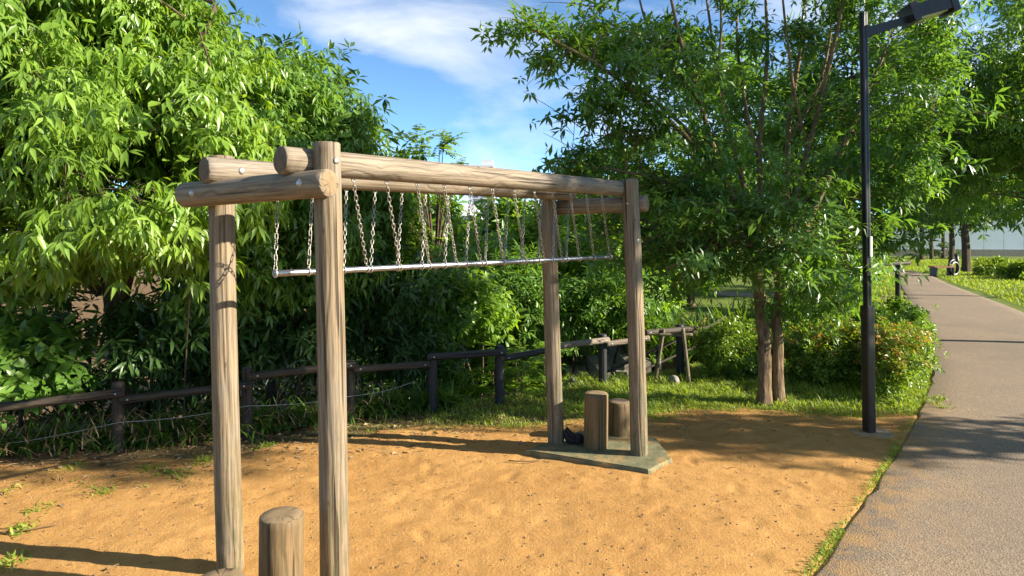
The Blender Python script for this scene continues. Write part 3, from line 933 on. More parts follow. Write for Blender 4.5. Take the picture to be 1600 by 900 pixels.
# concrete slab at the far end
sl = np.array([gd(820, 712), gd(1014, 744), gd(1050, 726), gd(1024, 691), gd(905, 681)])
def prism(poly, z0, z1, bev=0.02):
    poly = np.asarray(poly); n = len(poly); c = poly.mean(0)
    inn = c + (poly - c) * (1 - bev)
    V = np.concatenate([np.c_[poly, np.full(n, z0)], np.c_[poly, np.full(n, z1 - 0.012)], np.c_[inn, np.full(n, z1)]])
    Q = [(k * n + j, k * n + (j + 1) % n, (k + 1) * n + (j + 1) % n, (k + 1) * n + j) for k in range(2) for j in range(n)]
    T = [(2 * n, 2 * n + j, 2 * n + j + 1) for j in range(1, n - 1)]
    return V, np.array(Q), np.array(T)
sl2 = []
for k in range(len(sl)):
    p_, q_ = sl[k], sl[(k + 1) % len(sl)]
    for f in np.linspace(0, 1, 14, endpoint=False):
        sl2.append(p_ + (q_ - p_) * f + RNG.normal(0, 0.0028, 2))
bs = NB('sandy_mossy_concrete'); co_ = bs.obj()
n_a, n_b = bs.noise(co_, 9.0, 5.0, 0.65), bs.noise(co_, 4.0, 5.0, 0.7)
cs = bs.mix(bs.range(n_a, 0.3, 0.7), (0.085, 0.088, 0.048), (0.175, 0.170, 0.100))
cs = bs.mix(bs.range(n_b, 0.50, 0.64, 0.0, 0.75), cs, (0.33, 0.205, 0.085))
M['slab'] = bs.done(bs.bsdf(cs, 0.92, 0, 0.15, bs.bump(bs.math('ADD', n_a, n_b), 0.7, 0.012)))
o = solid('concrete_slab', prism(np.array(sl2), -0.08, 0.048), 'slab', None, False)
tag(o, 'mossy grey-green concrete slab under the far posts', 'slab')

# stepping stumps
def stump(pxc, D, h, r, label, seed, mats=('stumpwood', 'end', 'endpale'), zb=-0.15):
    x = (pxc - 800) / FPX * D
    t = empty('log_stump', (x, D, 0.0 if zb < 0 else zb), label, 'log stump', 'log stumps at the ends of the frame')
    body = log_obj('trunk_section', (x, D, zb), (x + 0.004, D, h), r, t, (mats[0], 'end', 'end'), r * 0.985, seed=seed, nt=56, bumps=0.02, cap2=2)
    body.data.materials[2] = M[mats[2]]
    return t
stump(438.5, 3.06, 0.522, 0.100, 'tall pale log stump in the foreground between the near posts', 41)
stump(341, 2.83, 0.342, 0.105, 'cut-off stump top barely showing at the bottom edge left of the tall stump', 42)
stump(931, 5.44, 0.49, 0.099, 'tall light brown log stump standing on the slab between the far posts', 43, zb=0.03)
stump(967, 5.78, 0.335, 0.098, 'short dark log stump behind the tall one on the slab', 44, ('stumpwood', 'end', 'end'), zb=0.0)

# black bag slumped on the slab by the far left post
bx0 = at(893, 694, 5.52)
bg = np.random.default_rng(3)
nU, nV = 18, 12
Vb = []
prof = np.array([0.55, 0.95, 1.0, 0.86, 0.62, 0.40, 0.12])
for iu in range(nU):
    th = iu / nU * 2 * np.pi
    for iv in range(nV):
        t = iv / (nV - 1)
        rr = np.interp(t * 6, np.arange(7), prof)
        lx = math.cos(th) * 0.066 * rr; ly = math.sin(th) * 0.045 * rr
        hgt = 0.085 + 0.10 * smooth01(np.array((-lx + 0.005) / 0.05)) - 0.012 * math.sin(th * 3)
        Vb.append((lx - 0.010 * t, ly, t * float(hgt)))
Vb = np.array(Vb) + bg.normal(0, 0.0035, (nU * nV, 3))
Qb = [(a * nV + c, ((a + 1) % nU) * nV + c, ((a + 1) % nU) * nV + c + 1, a * nV + c + 1) for a in range(nU) for c in range(nV - 1)]
Vb = np.concatenate([Vb, [[0, 0, 0.002]], [Vb[nV - 1::nV].mean(0)]])
Tb = [(((a + 1) % nU) * nV, a * nV, nU * nV) for a in range(nU)] + [(a * nV + nV - 1, ((a + 1) % nU) * nV + nV - 1, nU * nV + 1) for a in range(nU)]
M['cloth'] = plain('black_cloth', (0.005, 0.005, 0.006), 0.8, 0, 0.4, 60, 0.3)
t = empty('bag', (bx0[0], 5.52, 0.056), 'small black bag slumped on the slab against the far left post', 'bag')
solid('bag_body', (Vb + np.array([bx0[0], 5.52, 0.056]), np.array(Qb), np.array(Tb)), 'cloth', t)
hp = np.array([(-0.03, -0.02, 0.10), (-0.045, -0.05, 0.13), (-0.02, -0.07, 0.10), (0.02, -0.065, 0.05), (0.03, -0.04, 0.04)]) + np.array([bx0[0], 5.52, 0.056])
solid('strap', tube(spline(hp, 16), 0.006, 6), 'cloth', t)
fl = box((bx0[0] + 0.058, 5.49, 0.056 + 0.045), (0.075, 0.06, 0.07), 0.35, 0.012, 0.92)
solid('pocket', fl, 'cloth', t)

# ------------------------------------------------------------------ fence
fpost_px = [(-60, 735, 612), (185, 703, 597), (387, 683, 574), (548, 657, 563), (676, 642, 552), (781, 631, 540), (942, 601, 522), (991, 596, 512), (1063, 584, 507)]
froot = empty('log_fence', (0, 6.9, 0), 'low dark log fence with single rails along the back of the sand', 'fence')
fp = []
for k, (px, yb, yt) in enumerate(fpost_px):
    g2 = gd(px, yb); D = g2[1]
    zt = CH - (yt - HOR) / FPX * D
    blk = k >= 4
    log_obj('post', (g2[0], D, -0.2), (g2[0] - 0.004, D, zt), 0.046 if not blk else 0.05, froot, ('fenceblack' if blk else 'fencewood', 'enddark', 'fenceblack' if blk else 'enddark'), seed=60 + k, nt=24, nz=24)
    fp.append((g2[0], D, zt))
# rails: (start px, y, D) to (end px, y, D)
dpost = [q[1] for q in fp]
def frail(pa, pb, Da, Db, r, mat, seed):
    a, b_ = at(pa[0], pa[1], Da), at(pb[0], pb[1], Db)
    rl = log_obj('rail', a, b_, r, froot, (mat, 'enddark', 'enddark'), seed=seed, nt=24, nz=30)
    for e, f in ((a, 0.06), (b_, -0.06)):
        dd = norm(b_ - a); c = e + dd * f; nv = norm(np.array([-c[0], -c[1], 0.25]))
        nv = norm(nv - dd * np.dot(nv, dd))
        solid('bolt', dome(c + nv * r * 0.97, nv, 0.009, 0.005), 'galv', rl)
off = -0.055
frail((-80, 646), (194, 613), dpost[0] + off, dpost[1] + off, 0.036, 'fencewood', 71)
frail((187, 625), (393, 601), dpost[1] + off, dpost[2] + off, 0.033, 'fencewood', 72)
frail((390, 588), (556, 570), dpost[2] + off, dpost[3] + off, 0.035, 'fencewood', 73)
frail((552, 577), (672, 569), dpost[3] + off, dpost[4] + off, 0.034, 'fencewood', 74)
frail((668, 558), (791, 550), dpost[4] + off, dpost[5] + off, 0.036, 'fenceblack', 75)
frail((785, 560), (858, 547), dpost[5] + off, dpost[5] + (dpost[6] - dpost[5]) * 0.48, 0.034, 'fenceblack', 76)
frail((856, 543), (951, 531), dpost[5] + (dpost[6] - dpost[5]) * 0.42, dpost[6] + off, 0.036, 'beamwood', 77)
frail((947, 538), (1014, 528), dpost[6] + off, dpost[7] + off, 0.034, 'beamwood', 78)
frail((1008, 520), (1090, 513), dpost[7] + off, dpost[8] + 0.05, 0.036, 'fencewood', 79)
solid('rail', tube(spline(np.array([at(1078, 520, dpost[8] + 0.05), at(1098, 517, 8.6), at(1116, 505, 8.8), at(1134, 494, 9.0)]), 16), 0.013, 8), 'fencewood', froot)
wp = np.array([at(-90, 706, 5.2), at(185, 660, dpost[1] - 0.05), at(387, 634, dpost[2] - 0.05), at(548, 619, dpost[3] - 0.05), at(648, 596, dpost[4] - 0.05)])
tw = np.linspace(0, 4, 60)
wpts = np.stack([np.interp(tw, np.arange(5), wp[:, q]) for q in range(3)], -1); wpts[:, 2] -= 0.025 * np.abs(np.sin(np.pi * tw))
solid('wire', tube(wpts, 0.0028, 5), 'galv', froot)

# stair handrail going down behind the fence
hr = empty('stair_handrail', (1.2, 8.7, -0.3), 'thin dark double handrail of stairs sloping down behind the fence', 'handrail')
ha, hb = at(1128, 500, 9.2), at(830, 634, 8.1)
hc, hd = at(1095, 538, 9.1), at(840, 652, 8.1)
solid('rail', tube(np.linspace(ha, hb, 12), 0.019, 8), 'fencewood', hr)
solid('rail', tube(np.linspace(hc, hd, 12), 0.016, 8), 'fencewood', hr)
for f in (0.12, 0.36, 0.6, 0.8):
    tp = ha + (hb - ha) * f
    zb_ = float(hz(tp[0], tp[1])) - 0.1
    solid('post', tube(np.array([tp + [0, 0, 0.05], [tp[0], tp[1], min(zb_, tp[2] - 0.35)]]), 0.035, 10), 'black', hr)
# grey stair flight beyond
st = empty('stairs', (1.0, 10.0, -0.5), 'grey concrete stairs going down behind the fence', 'stairs')
for k in range(7):
    c = np.array([1.75 - 0.36 * k, 10.0 - 0.10 * k, -0.02 - 0.15 * k])
    zb_ = -1.6
    solid('step', box((c[0], c[1], (c[2] + zb_) / 2), (0.38, 1.3, c[2] - zb_), 0.05, 0.01), 'greyconc', st, False)

# tree stake frame and stone
sk = empty('stake_frame', (*gd(1054, 598), 0), 'wooden A-frame tree stake with two splayed legs on the lawn', 'tree stake')
Dk = gd(1054, 598)[1]
log_obj('leg', at(1024, 596, Dk + 0.1), at(1037, 514, Dk + 0.1), 0.021, sk, ('wood', 'end', 'end'), seed=91, nt=16, nz=12)
log_obj('leg', at(1077, 599, Dk - 0.02), at(1067, 513, Dk - 0.02), 0.021, sk, ('wood', 'end', 'end'), seed=92, nt=16, nz=12)
log_obj('crossbar', at(1028, 523, Dk), at(1082, 523, Dk), 0.019, sk, ('wood', 'end', 'end'), seed=93, nt=16, nz=12)
def rock(name, c, r, g, label, cat):
    bm = bmesh.new(); bmesh.ops.create_icosphere(bm, subdivisions=3, radius=1.0)
    pl = norm(g.normal(size=(14, 3))); dd = g.uniform(0.6, 0.95, 14)
    for vv in bm.verts:
        p = np.array(vv.co)
        for n_, d_ in zip(pl, dd):
            e = np.dot(p, n_) - d_
            if e > 0: p = p - n_ * e * 0.85
        vv.co = Vector(p * r)
    me = bpy.data.meshes.new(name); bm.to_mesh(me); bm.free()
    o = link(name, me, M['stone'], None, c)
    return tag(o, label, cat)
rock('stone', (*gd(1053, 600), 0.03), np.array((0.065, 0.06, 0.075)), np.random.default_rng(5), 'small round grey stone beside the wooden stake on the lawn', 'stone')

# ------------------------------------------------------------------ lamp post
lx, ly = gd(1358, 677)
lamp = empty('street_lamp', (lx, ly, 0), 'tall dark lamp post with an angled arm and box head', 'street lamp')
lean = (at(1349, 20, ly) - np.array([lx, ly, 3.79]))
zt = 3.79; zj = CH - (482 - HOR) / FPX * ly
ltop = np.array([at(1349, 20, ly)[0], ly, zt])
def lerp_l(z): return np.array([lx + (ltop[0] - lx) * z / zt, ly, z])
def sq_tube(z0, z1, s, flute=True):
    """square pole with rounded corners and two slots on every face"""
    h = s / 2; r = s * 0.14; sl_ = s * 0.06
    side = [(-h + r, -h), (-s * 0.17, -h), (-s * 0.15, -h + sl_), (-s * 0.07, -h + sl_), (-s * 0.05, -h), (s * 0.05, -h), (s * 0.07, -h + sl_), (s * 0.15, -h + sl_), (s * 0.17, -h), (h - r, -h), (h - r * 0.3, -h + r * 0.3)] if flute else [(-h + r, -h), (h - r, -h), (h - r * 0.3, -h + r * 0.3)]
    poly = []
    for k in range(4):
        cz, sz = math.cos(k * math.pi / 2 + 0.35), math.sin(k * math.pi / 2 + 0.35)
        poly += [(x * cz - y * sz, x * sz + y * cz) for x, y in side]
    poly = np.array(poly); n = len(poly)
    V = np.concatenate([np.c_[poly + lerp_l(z)[:2], np.full(n, z)] for z in (z0, z1)] + [lerp_l(z1)[None]])
    Q = np.array([(j, (j + 1) % n, n + (j + 1) % n, n + j) for j in range(n)])
    T = np.array([(n + j, n + (j + 1) % n, 2 * n) for j in range(n)])
    return V, Q, T
solid('lower_pole', sq_tube(0.0, zj, 0.084, False), 'brownpole', lamp, False)
solid('upper_pole', sq_tube(zj, zt, 0.054), 'black', lamp, False)
solid('collar', sq_tube(zj - 0.02, zj + 0.025, 0.091, False), 'black', lamp, False)
arm0 = lerp_l(zt - 0.19); arm1 = at(1424, 29, ly - 0.05)
def bar_box(a, b_, w, h, h2=None):
    d = norm(b_ - a); s_ = norm(np.cross(d, [0, 0, 1])); n_ = np.cross(s_, d); h2 = h2 or h
    V = np.array([a - s_ * w - n_ * h, a + s_ * w - n_ * h, a + s_ * w + n_ * h, a - s_ * w + n_ * h, b_ - s_ * w - n_ * h2, b_ + s_ * w - n_ * h2, b_ + s_ * w + n_ * h2, b_ - s_ * w + n_ * h2])
    return V, np.array([(0, 1, 5, 4), (1, 2, 6, 5), (2, 3, 7, 6), (3, 0, 4, 7), (3, 2, 1, 0), (4, 5, 6, 7)]), np.zeros((0, 3), int)
solid('arm', bar_box(arm0, arm1, 0.022, 0.045, 0.028), 'black', lamp, False)
hd_ = norm(arm1 - arm0)
h0 = arm1 - hd_ * 0.04 + np.array([0, 0, 0.035]); h1 = h0 + hd_ * 0.37
head = solid('lamp_head', [bar_box(h0, h1, 0.12, 0.055, 0.07), bar_box(h0 + hd_ * 0.32, h1 + hd_ * 0.005, 0.128, 0.10, 0.10), bar_box(h0 - hd_ * 0.005, h0 + hd_ * 0.05, 0.126, 0.082, 0.085)], 'black', lamp, False)
dn = np.cross(norm(np.cross(hd_, [0, 0, 1])), hd_)
M['glass'] = plain('lamp_glass', (0.62, 0.60, 0.42), 0.2, 0, 0.15, 12, 0.05)
solid('lens', bar_box(h0 + hd_ * 0.06 - dn * 0.058, h0 + hd_ * 0.29 - dn * 0.062, 0.09, 0.012), 'glass', head, False)
solid('sticker', box(lerp_l(CH - (385 - HOR) / FPX * ly) + np.array([0.022, -0.032, 0]), (0.022, 0.014, 0.18), 0.35), 'white', lamp, False)
cb = np.linspace(0, 2 * np.pi, 28, endpoint=False)
o = solid('footing', prism(np.stack([lx + 0.19 * np.cos(cb) + 0.02, ly + 0.19 * np.sin(cb)], -1), -0.1, 0.016, 0.06), 'footing', lamp, False)

# ------------------------------------------------------------------ far right: rail, box, bench, wall, hedge
x, y = gd(1403, 473)
rr_ = empty('rail_barrier', (x, y, 0), 'dark post with a pale horizontal rail beside the far path', 'barrier')
log_obj('post', (x, y, -0.1), (x, y, 1.0), 0.062, rr_, ('fenceblack', 'enddark', 'enddark'), seed=101, nt=20, nz=16)
log_obj('rail', at(1352, 413, y - 0.9), at(1421, 411, y - 0.12), 0.05, rr_, ('fencewood', 'end', 'end'), seed=102, nt=20, nz=16)
x, y = gd(1417, 501)
bo = empty('marker_box', (x, y, 0), 'small blue-grey marker post leaning at the path edge', 'marker post')
M['bluegrey'] = plain('blue_grey_plastic', (0.13, 0.19, 0.21), 0.5, 0, 0.15, 15, 0.05)
solid('body', box((x, y, 0.12), (0.15, 0.13, 0.26), 0.3, 0.015, 0.94), 'bluegrey', bo, False)
solid('cap', box((x, y, 0.26), (0.16, 0.14, 0.025), 0.3, 0.008), 'stone', bo, False)
# bench with hoop back
x, y = gd(1476, 432)
be = empty('bench', (x, y, 0), 'small brown bench with a round black metal hoop beside the far path', 'bench')
M['benchwood'] = plain('bench_wood', (0.20, 0.075, 0.04), 0.6, 0, 0.3, 8, 0.1)
for q in range(3):
    solid('seat_slat', box((x - 0.10, y + (q - 1) * 0.14, 0.37), (0.85, 0.125, 0.05), 0.1, 0.008), 'benchwood', be, False)
for q in (-0.42, 0.22):
    solid('leg', box((x + q, y, 0.175), (0.06, 0.34, 0.33), 0.1), 'black', be, False)
solid('hoop', ring_torus(np.array([x + 0.36, y + 0.05, 0.33]), np.array([0.45, -1.0, 0.0]), 0.29, 0.035, 32, 8), 'black', be)
solid('hoop', ring_torus(np.array([x + 0.38, y - 0.04, 0.31]), np.array([0.45, -1.0, 0.0]), 0.23, 0.018, 28, 8), 'galv', be)
solid('back_post', tube(np.array([(x + 0.52, y + 0.1, 0.0), (x + 0.56, y + 0.1, 0.5), (x + 0.50, y + 0.1, 0.85)]), [0.06, 0.055, 0.07], 10), 'black', be)
# white panel wall
wl_ = empty('white_panel_wall', (30, 43, 0), 'long white panelled wall behind the far trees', 'wall')
M['wallwhite'] = plain('white_panel', (0.62, 0.66, 0.72), 0.6, 0, 0.05, 1.2, 0.02)
wlk = box((30, 43.1, 0.2), (34, 0.16, 0.5), -0.12)
solid('plinth', wlk, 'greyconc', wl_, False)
for k in range(26):
    xx = 14.5 + 1.2 * k
    solid('panel', box((xx, 43.1 - (xx - 30) * 0.12, 1.55), (1.17, 0.06, 2.2), -0.12, 0.01), 'wallwhite', wl_, False)

# ------------------------------------------------------------------ far buildings
def tower(name, px0, px1, pyt, D, depth, mat, label, floors, balcony=True):
    a, b_ = at(px0, pyt, D), at(px1, pyt, D)
    W = b_[0] - a[0]; H = a[2] + 3
    r = empty(name, ((a[0] + b_[0]) / 2, D, -3), label, 'building')
    cx = (a[0] + b_[0]) / 2
    solid('wall', box((cx, D + depth / 2, H / 2 - 3), (W, depth, H)), mat, r, False)
    fh = H / floors; nb = max(3, int(W / 3.2))
    for f in range(floors):
        z = -3 + fh * (f + 0.5)
        if z < 2: continue
        for q in range(nb):
            solid('window', box((a[0] + W * (q + 0.5) / nb, D - 0.02, z), (W / nb * 0.6, 0.12, fh * 0.5)), 'winglass', r, False)
        if balcony:
            solid('balcony', box((cx - W * 0.08, D - 0.6, z - fh * 0.38), (W * 0.8, 1.1, fh * 0.16)), mat, r, False)
    solid('roof', box((cx + W * 0.18, D + depth * 0.5, H - 3 + 1.2), (W * 0.5, depth * 0.6, 2.4)), mat, r, False)
    return r
M['bldg'] = plain('pale_building', (0.55, 0.56, 0.58), 0.8, 0, 0.06, 0.4, 0.02)
M['bldg2'] = plain('white_building', (0.72, 0.72, 0.71), 0.8, 0, 0.05, 0.4, 0.02)
M['winglass'] = plain('window_glass', (0.10, 0.13, 0.17), 0.15, 0, 0.1, 1, 0.0)
tower('apartment_tower', 738, 772, 258, 260, 12, M['bldg'], 'distant pale apartment tower rising above the log beam', 11)
tower('apartment_block', 690, 752, 336, 150, 10, M['bldg2'], 'distant white building seen left under the beam between chains', 4)
tower('apartment_block', 770, 846, 327, 170, 10, M['bldg'], 'distant grey-white building seen right under the beam between chains', 5)

# ------------------------------------------------------------------ trees
g = np.random.default_rng(21)
def B(px, py, D, r): return (at(px, py, D), r)

# A: big drooping tree on the far left
xa = at(175, 560, 6.5)
tree('drooping_tree', (xa[0], 6.5, float(hz(xa[0], 6.5))),
     [([(xa[0] + 0.15, 6.5, -0.2), (xa[0] + 0.05, 6.5, 1.0), (xa[0] - 0.1, 6.4, 2.0), (xa[0] + 0.1, 6.3, 3.6), (xa[0], 6.2, 4.8)], 0.11, 0.03),
      ([(xa[0] + 0.05, 6.5, 1.0), (xa[0] + 0.5, 6.2, 2.1), (xa[0] + 0.9, 6.0, 3.0), (xa[0] + 1.2, 6.1, 3.9)], 0.06, 0.02),
      ([(xa[0] - 0.1, 6.5, 1.2), (xa[0] - 0.7, 6.2, 2.2), (xa[0] - 1.4, 6.0, 3.2)], 0.06, 0.02),
      ([(xa[0], 6.4, 1.9), (xa[0] + 0.2, 5.7, 2.3), (xa[0] + 0.4, 5.2, 2.3)], 0.045, 0.015)],
     [B(60, 60, 6.1, 1.25), B(208, 120, 6.1, 0.92), B(318, 165, 6.4, 0.74), B(110, 230, 5.7, 1.0), B(255, 270, 5.4, 0.85), B(270, 360, 5.15, 0.42), B(20, 330, 5.4, 0.62), B(-110, 120, 5.9, 1.2), B(100, -60, 6.0, 1.1), B(380, 240, 6.3, 0.55), B(-90, 330, 5.6, 0.7)],
     'leafA', g, 'tall bright green tree with drooping leaves at the far left', 'tree', 'trees behind the fence on the left', per=32, nwh=46, k=7, size=0.128, droop=1.0, tm=MID, bark='barkdark', sig=(0.17, 0.17, 0.12), shell=0.72)
vl = np.concatenate([np.array([at(px, py, D) for _ in range(5)]) + g.normal(0, 0.10, (5, 3)) for px, py, D in ((312, 50, 5.5), (300, 190, 5.2), (352, 195, 5.35), (372, 205, 5.5), (315, 230, 5.1), (480, 205, 6.5), (545, 200, 7.0), (110, 45, 5.0), (365, 115, 5.9), (275, 240, 4.9), (345, 160, 5.6), (500, 235, 6.6))])
n_ = len(vl); az = g.uniform(-2.6, -0.4, n_)
vine = empty('climbing_vine', (float(xa[0]) + 0.9, 5.9, 0.0), 'vine with large round bright leaves climbing through the left trees', 'vine')
foliage('leaves', [leaves(vl, np.stack([np.cos(az), np.sin(az) * 0.8, g.normal(-0.35, 0.3, n_)], -1), np.stack([g.normal(0.3, .3, n_), g.normal(-0.5, .3, n_), np.ones(n_)], -1), 0.125 * g.uniform(0.6, 1.2, n_), tmpl_lance(0.62, 0.12, 0.2), g.uniform(0.5, 1, n_))], 'leafY', vine)
vp_ = np.array([(float(xa[0]) + 0.9, 6.1, -0.1), (-2.9, 5.9, 1.2), at(320, 230, 5.3), at(300, 190, 5.35), at(345, 150, 5.7), at(312, 50, 5.7)])
solid('stem', tube(spline(vp_, 30), 0.008, 6), 'barkdark', vine)
# B: next tree right
xb = at(420, 560, 7.4)
tree('drooping_tree', (xb[0], 7.4, float(hz(xb[0], 7.4))),
     [([(xb[0], 7.4, -0.4), (xb[0] + 0.1, 7.4, 0.9), (xb[0], 7.3, 1.9), (xb[0] + 0.2, 7.2, 3.2)], 0.08, 0.025),
      ([(xb[0] + 0.1, 7.4, 0.8), (xb[0] + 0.6, 7.4, 1.7), (xb[0] + 1.0, 7.5, 2.6)], 0.05, 0.015),
      ([(xb[0], 7.4, 0.9), (xb[0] - 0.5, 7.1, 1.6), (xb[0] - 0.7, 6.9, 2.2)], 0.045, 0.015)],
     [B(385, 135, 7.0, 0.45), B(478, 175, 7.4, 0.48), B(540, 215, 7.7, 0.38), B(425, 215, 7.4, 0.86), B(500, 270, 7.6, 0.72), B(405, 320, 6.6, 0.62), B(572, 288, 8.0, 0.5), B(470, 395, 6.9, 0.55), B(390, 410, 6.5, 0.42), B(560, 370, 7.5, 0.6), B(330, 430, 6.6, 0.4)],
     'leafB', g, 'mid green tree with drooping leaves behind the two near posts', 'tree', 'trees behind the fence on the left', per=34, nwh=52, k=7, size=0.118, droop=0.85, tm=MID, bark='barkdark', sig=(0.16, 0.16, 0.11), shell=0.7)
# C: pinnate-leaved tree right of B
xc = at(680, 560, 8.6)
rc = empty('feathery_tree', (xc[0], 8.6, float(hz(xc[0], 8.6))), 'light green tree with feathery paired leaflets rising above the beam', 'tree')
stems = []
zb_ = float(hz(xc[0], 8.6)) - 0.1
cc, cn = blob_points([B(668, 258, 8.4, 0.38), B(625, 290, 8.2, 0.4), B(705, 270, 8.5, 0.22), B(660, 235, 8.4, 0.2), B(655, 350, 8.3, 0.5), B(600, 400, 8.0, 0.5)], 34, g, 0.5)
for c in cc:
    stems.append(tube(bez(np.array([xc[0], 8.6, 1.2]), (c + np.array([xc[0], 8.6, 1.9])) / 2, c, 6), np.linspace(0.02, 0.004, 6), 5, False))
stems.append(tube(np.array([(xc[0] + 0.1, 8.7, zb_), (xc[0], 8.6, 0.5), (xc[0], 8.6, 1.4)]), [0.06, 0.05, 0.03], 10))
solid('trunk', stems, 'barkdark', rc)
bp = np.repeat(cc, 11, 0) + g.normal(0, 0.05, (len(cc) * 11, 3))
bd_ = norm(np.repeat(cn, 11, 0) * 0.5 + g.normal(0, 0.7, bp.shape) + np.array([0, 0, 0.35]))
foliage('crown', [fronds(bp, bd_, 0.30, 8, 0.085, g)], 'leafY', rc)

# M: the open tree on the right with two trunks
base = gd(1206, 631)
D0 = base[1]
def S(*pp): return [at(px, py, D) for px, py, D in pp]
stemsM = [
    (S((1194, 640, D0), (1195, 560, D0), (1191, 480, D0), (1180, 425, D0)), 0.068, 0.056),
    (S((1217, 637, D0 + .03), (1216, 560, D0 + .05), (1213, 490, D0 + .08), (1222, 430, D0 + .1)), 0.056, 0.046),
    (S((1180, 425, D0), (1160, 350, D0), (1128, 270, D0 - .2), (1095, 160, D0 - .4), (1060, 60, D0 - .6), (1040, -40, D0 - .7)), 0.040, 0.012),
    (S((1182, 425, D0), (1172, 340, D0), (1150, 240, D0 + .2), (1118, 120, D0 + .3), (1100, -30, D0 + .5)), 0.040, 0.012),
    (S((1184, 425, D0), (1190, 330, D0 + .1), (1186, 220, D0 + .1), (1200, 90, D0), (1196, -60, D0)), 0.040, 0.012),
    (S((1222, 430, D0 + .1), (1235, 340, D0 + .1), (1262, 240, D0 - .1), (1290, 130, D0 - .2), (1318, 10, D0 - .3), (1330, -80, D0 - .3)), 0.040, 0.012),
    (S((1222, 430, D0 + .1), (1228, 320, D0 + .3), (1232, 200, D0 + .4), (1250, 80, D0 + .5), (1262, -60, D0 + .5)), 0.040, 0.012),
    (S((1225, 425, D0 + .1), (1280, 350, D0 + .2), (1340, 300, D0 + .2), (1400, 250, D0 + .1), (1450, 200, D0)), 0.04, 0.012),
    (S((1224, 428, D0 + .1), (1275, 320, D0 + .5), (1330, 210, D0 + .8), (1380, 90, D0 + .9)), 0.04, 0.012),
    (S((1170, 380, D0), (1110, 320, D0 - .2), (1040, 280, D0 - .4), (960, 262, D0 - .5), (890, 262, D0 - .6)), 0.030, 0.006),
    (S((1150, 300, D0), (1080, 220, D0 - .3), (1000, 150, D0 - .5), (920, 90, D0 - .7), (860, 60, D0 - .8), (800, 30, D0 - .8)), 0.032, 0.007),
    (S((1128, 270, D0), (1060, 190, D0 + .4), (980, 120, D0 + .6), (930, 30, D0 + .8)), 0.03, 0.01),
    (S((1165, 360, D0), (1130, 380, D0 - .5), (1080, 400, D0 - .8), (1040, 420, D0 - .9)), 0.028, 0.008),
    (S((1225, 400, D0), (1270, 400, D0 - .5), (1320, 420, D0 - .6), (1360, 440, D0 - .7)), 0.028, 0.008),
    (S((1140, 230, D0), (1120, 130, D0 - .3), (1128, 20, D0 - .4), (1120, -50, D0 - .4)), 0.02, 0.008),
    (S((1186, 250, D0), (1160, 150, D0), (1150, 40, D0 + .1), (1160, -50, D0 + .1)), 0.022, 0.008),
    (S((1262, 240, D0), (1240, 140, D0 - .3), (1225, 30, D0 - .3), (1215, -60, D0 - .3)), 0.02, 0.008),
    (S((1232, 220, D0 + .4), (1280, 140, D0 + .5), (1300, 40, D0 + .6), (1290, -50, D0 + .6)), 0.02, 0.008),
    (S((1235, 340, D0), (1300, 260, D0 - .2), (1350, 160, D0 - .3), (1390, 60, D0 - .3)), 0.024, 0.008),
    (S((1095, 160, D0 - .4), (1050, 110, D0 - .3), (1010, 40, D0 - .2), (990, -40, D0 - .2)), 0.02, 0.008),
    (S((1190, 380, D0), (1180, 350, D0 - .6), (1190, 340, D0 - .9)), 0.026, 0.008)]
blobsM = [B(815, 48, 6.1, (0.22, 0.2, 0.16)), B(870, 75, 6.1, (0.3, 0.3, 0.22)), B(900, 150, 6.2, (0.28, 0.3, 0.22)), B(950, 90, 6.3, 0.5), B(985, 190, 6.4, 0.45), B(892, 252, 6.3, (0.36, 0.32, 0.18)), B(960, 270, 6.4, 0.42), B(1050, 130, 6.5, 0.55), B(1050, 250, 6.5, 0.55), B(1060, 350, 6.3, 0.6), B(1150, 390, 6.1, 0.5), B(1240, 360, 6.2, 0.55), B(1310, 390, 6.3, 0.5), B(1000, 30, 6.6, 0.55), B(1110, 440, 6.7, 0.42), B(1260, 450, 6.8, 0.36), B(1308, 455, 6.5, 0.26), B(1180, 50, 6.9, (0.55, 0.5, 0.25)), B(1290, 60, 6.9, (0.4, 0.4, 0.25)), B(1330, 200, 6.7, 0.5), B(1410, 230, 6.6, 0.5), B(1430, 120, 6.9, 0.55), B(1180, 280, 6.3, 0.42), B(1010, 400, 6.9, 0.42), B(960, 350, 7.3, 0.4), B(1372, 305, 6.8, 0.34), B(1100, -40, 6.8, 0.5), B(1300, -60, 6.8, 0.55), B(1430, 20, 6.9, 0.5)]
tree('open_crowned_tree', (base[0], D0, 0), stemsM, blobsM, 'leafM', g, 'open crowned green tree with two fused trunks beside the lamp post', 'tree', per=44, nwh=22, k=6, size=0.106, droop=0.34, tm=tmpl_mid(0.30, 0.22, 0.3), bark='bark', sig=(0.13, 0.13, 0.07), shell=0.35, upw=0.6)

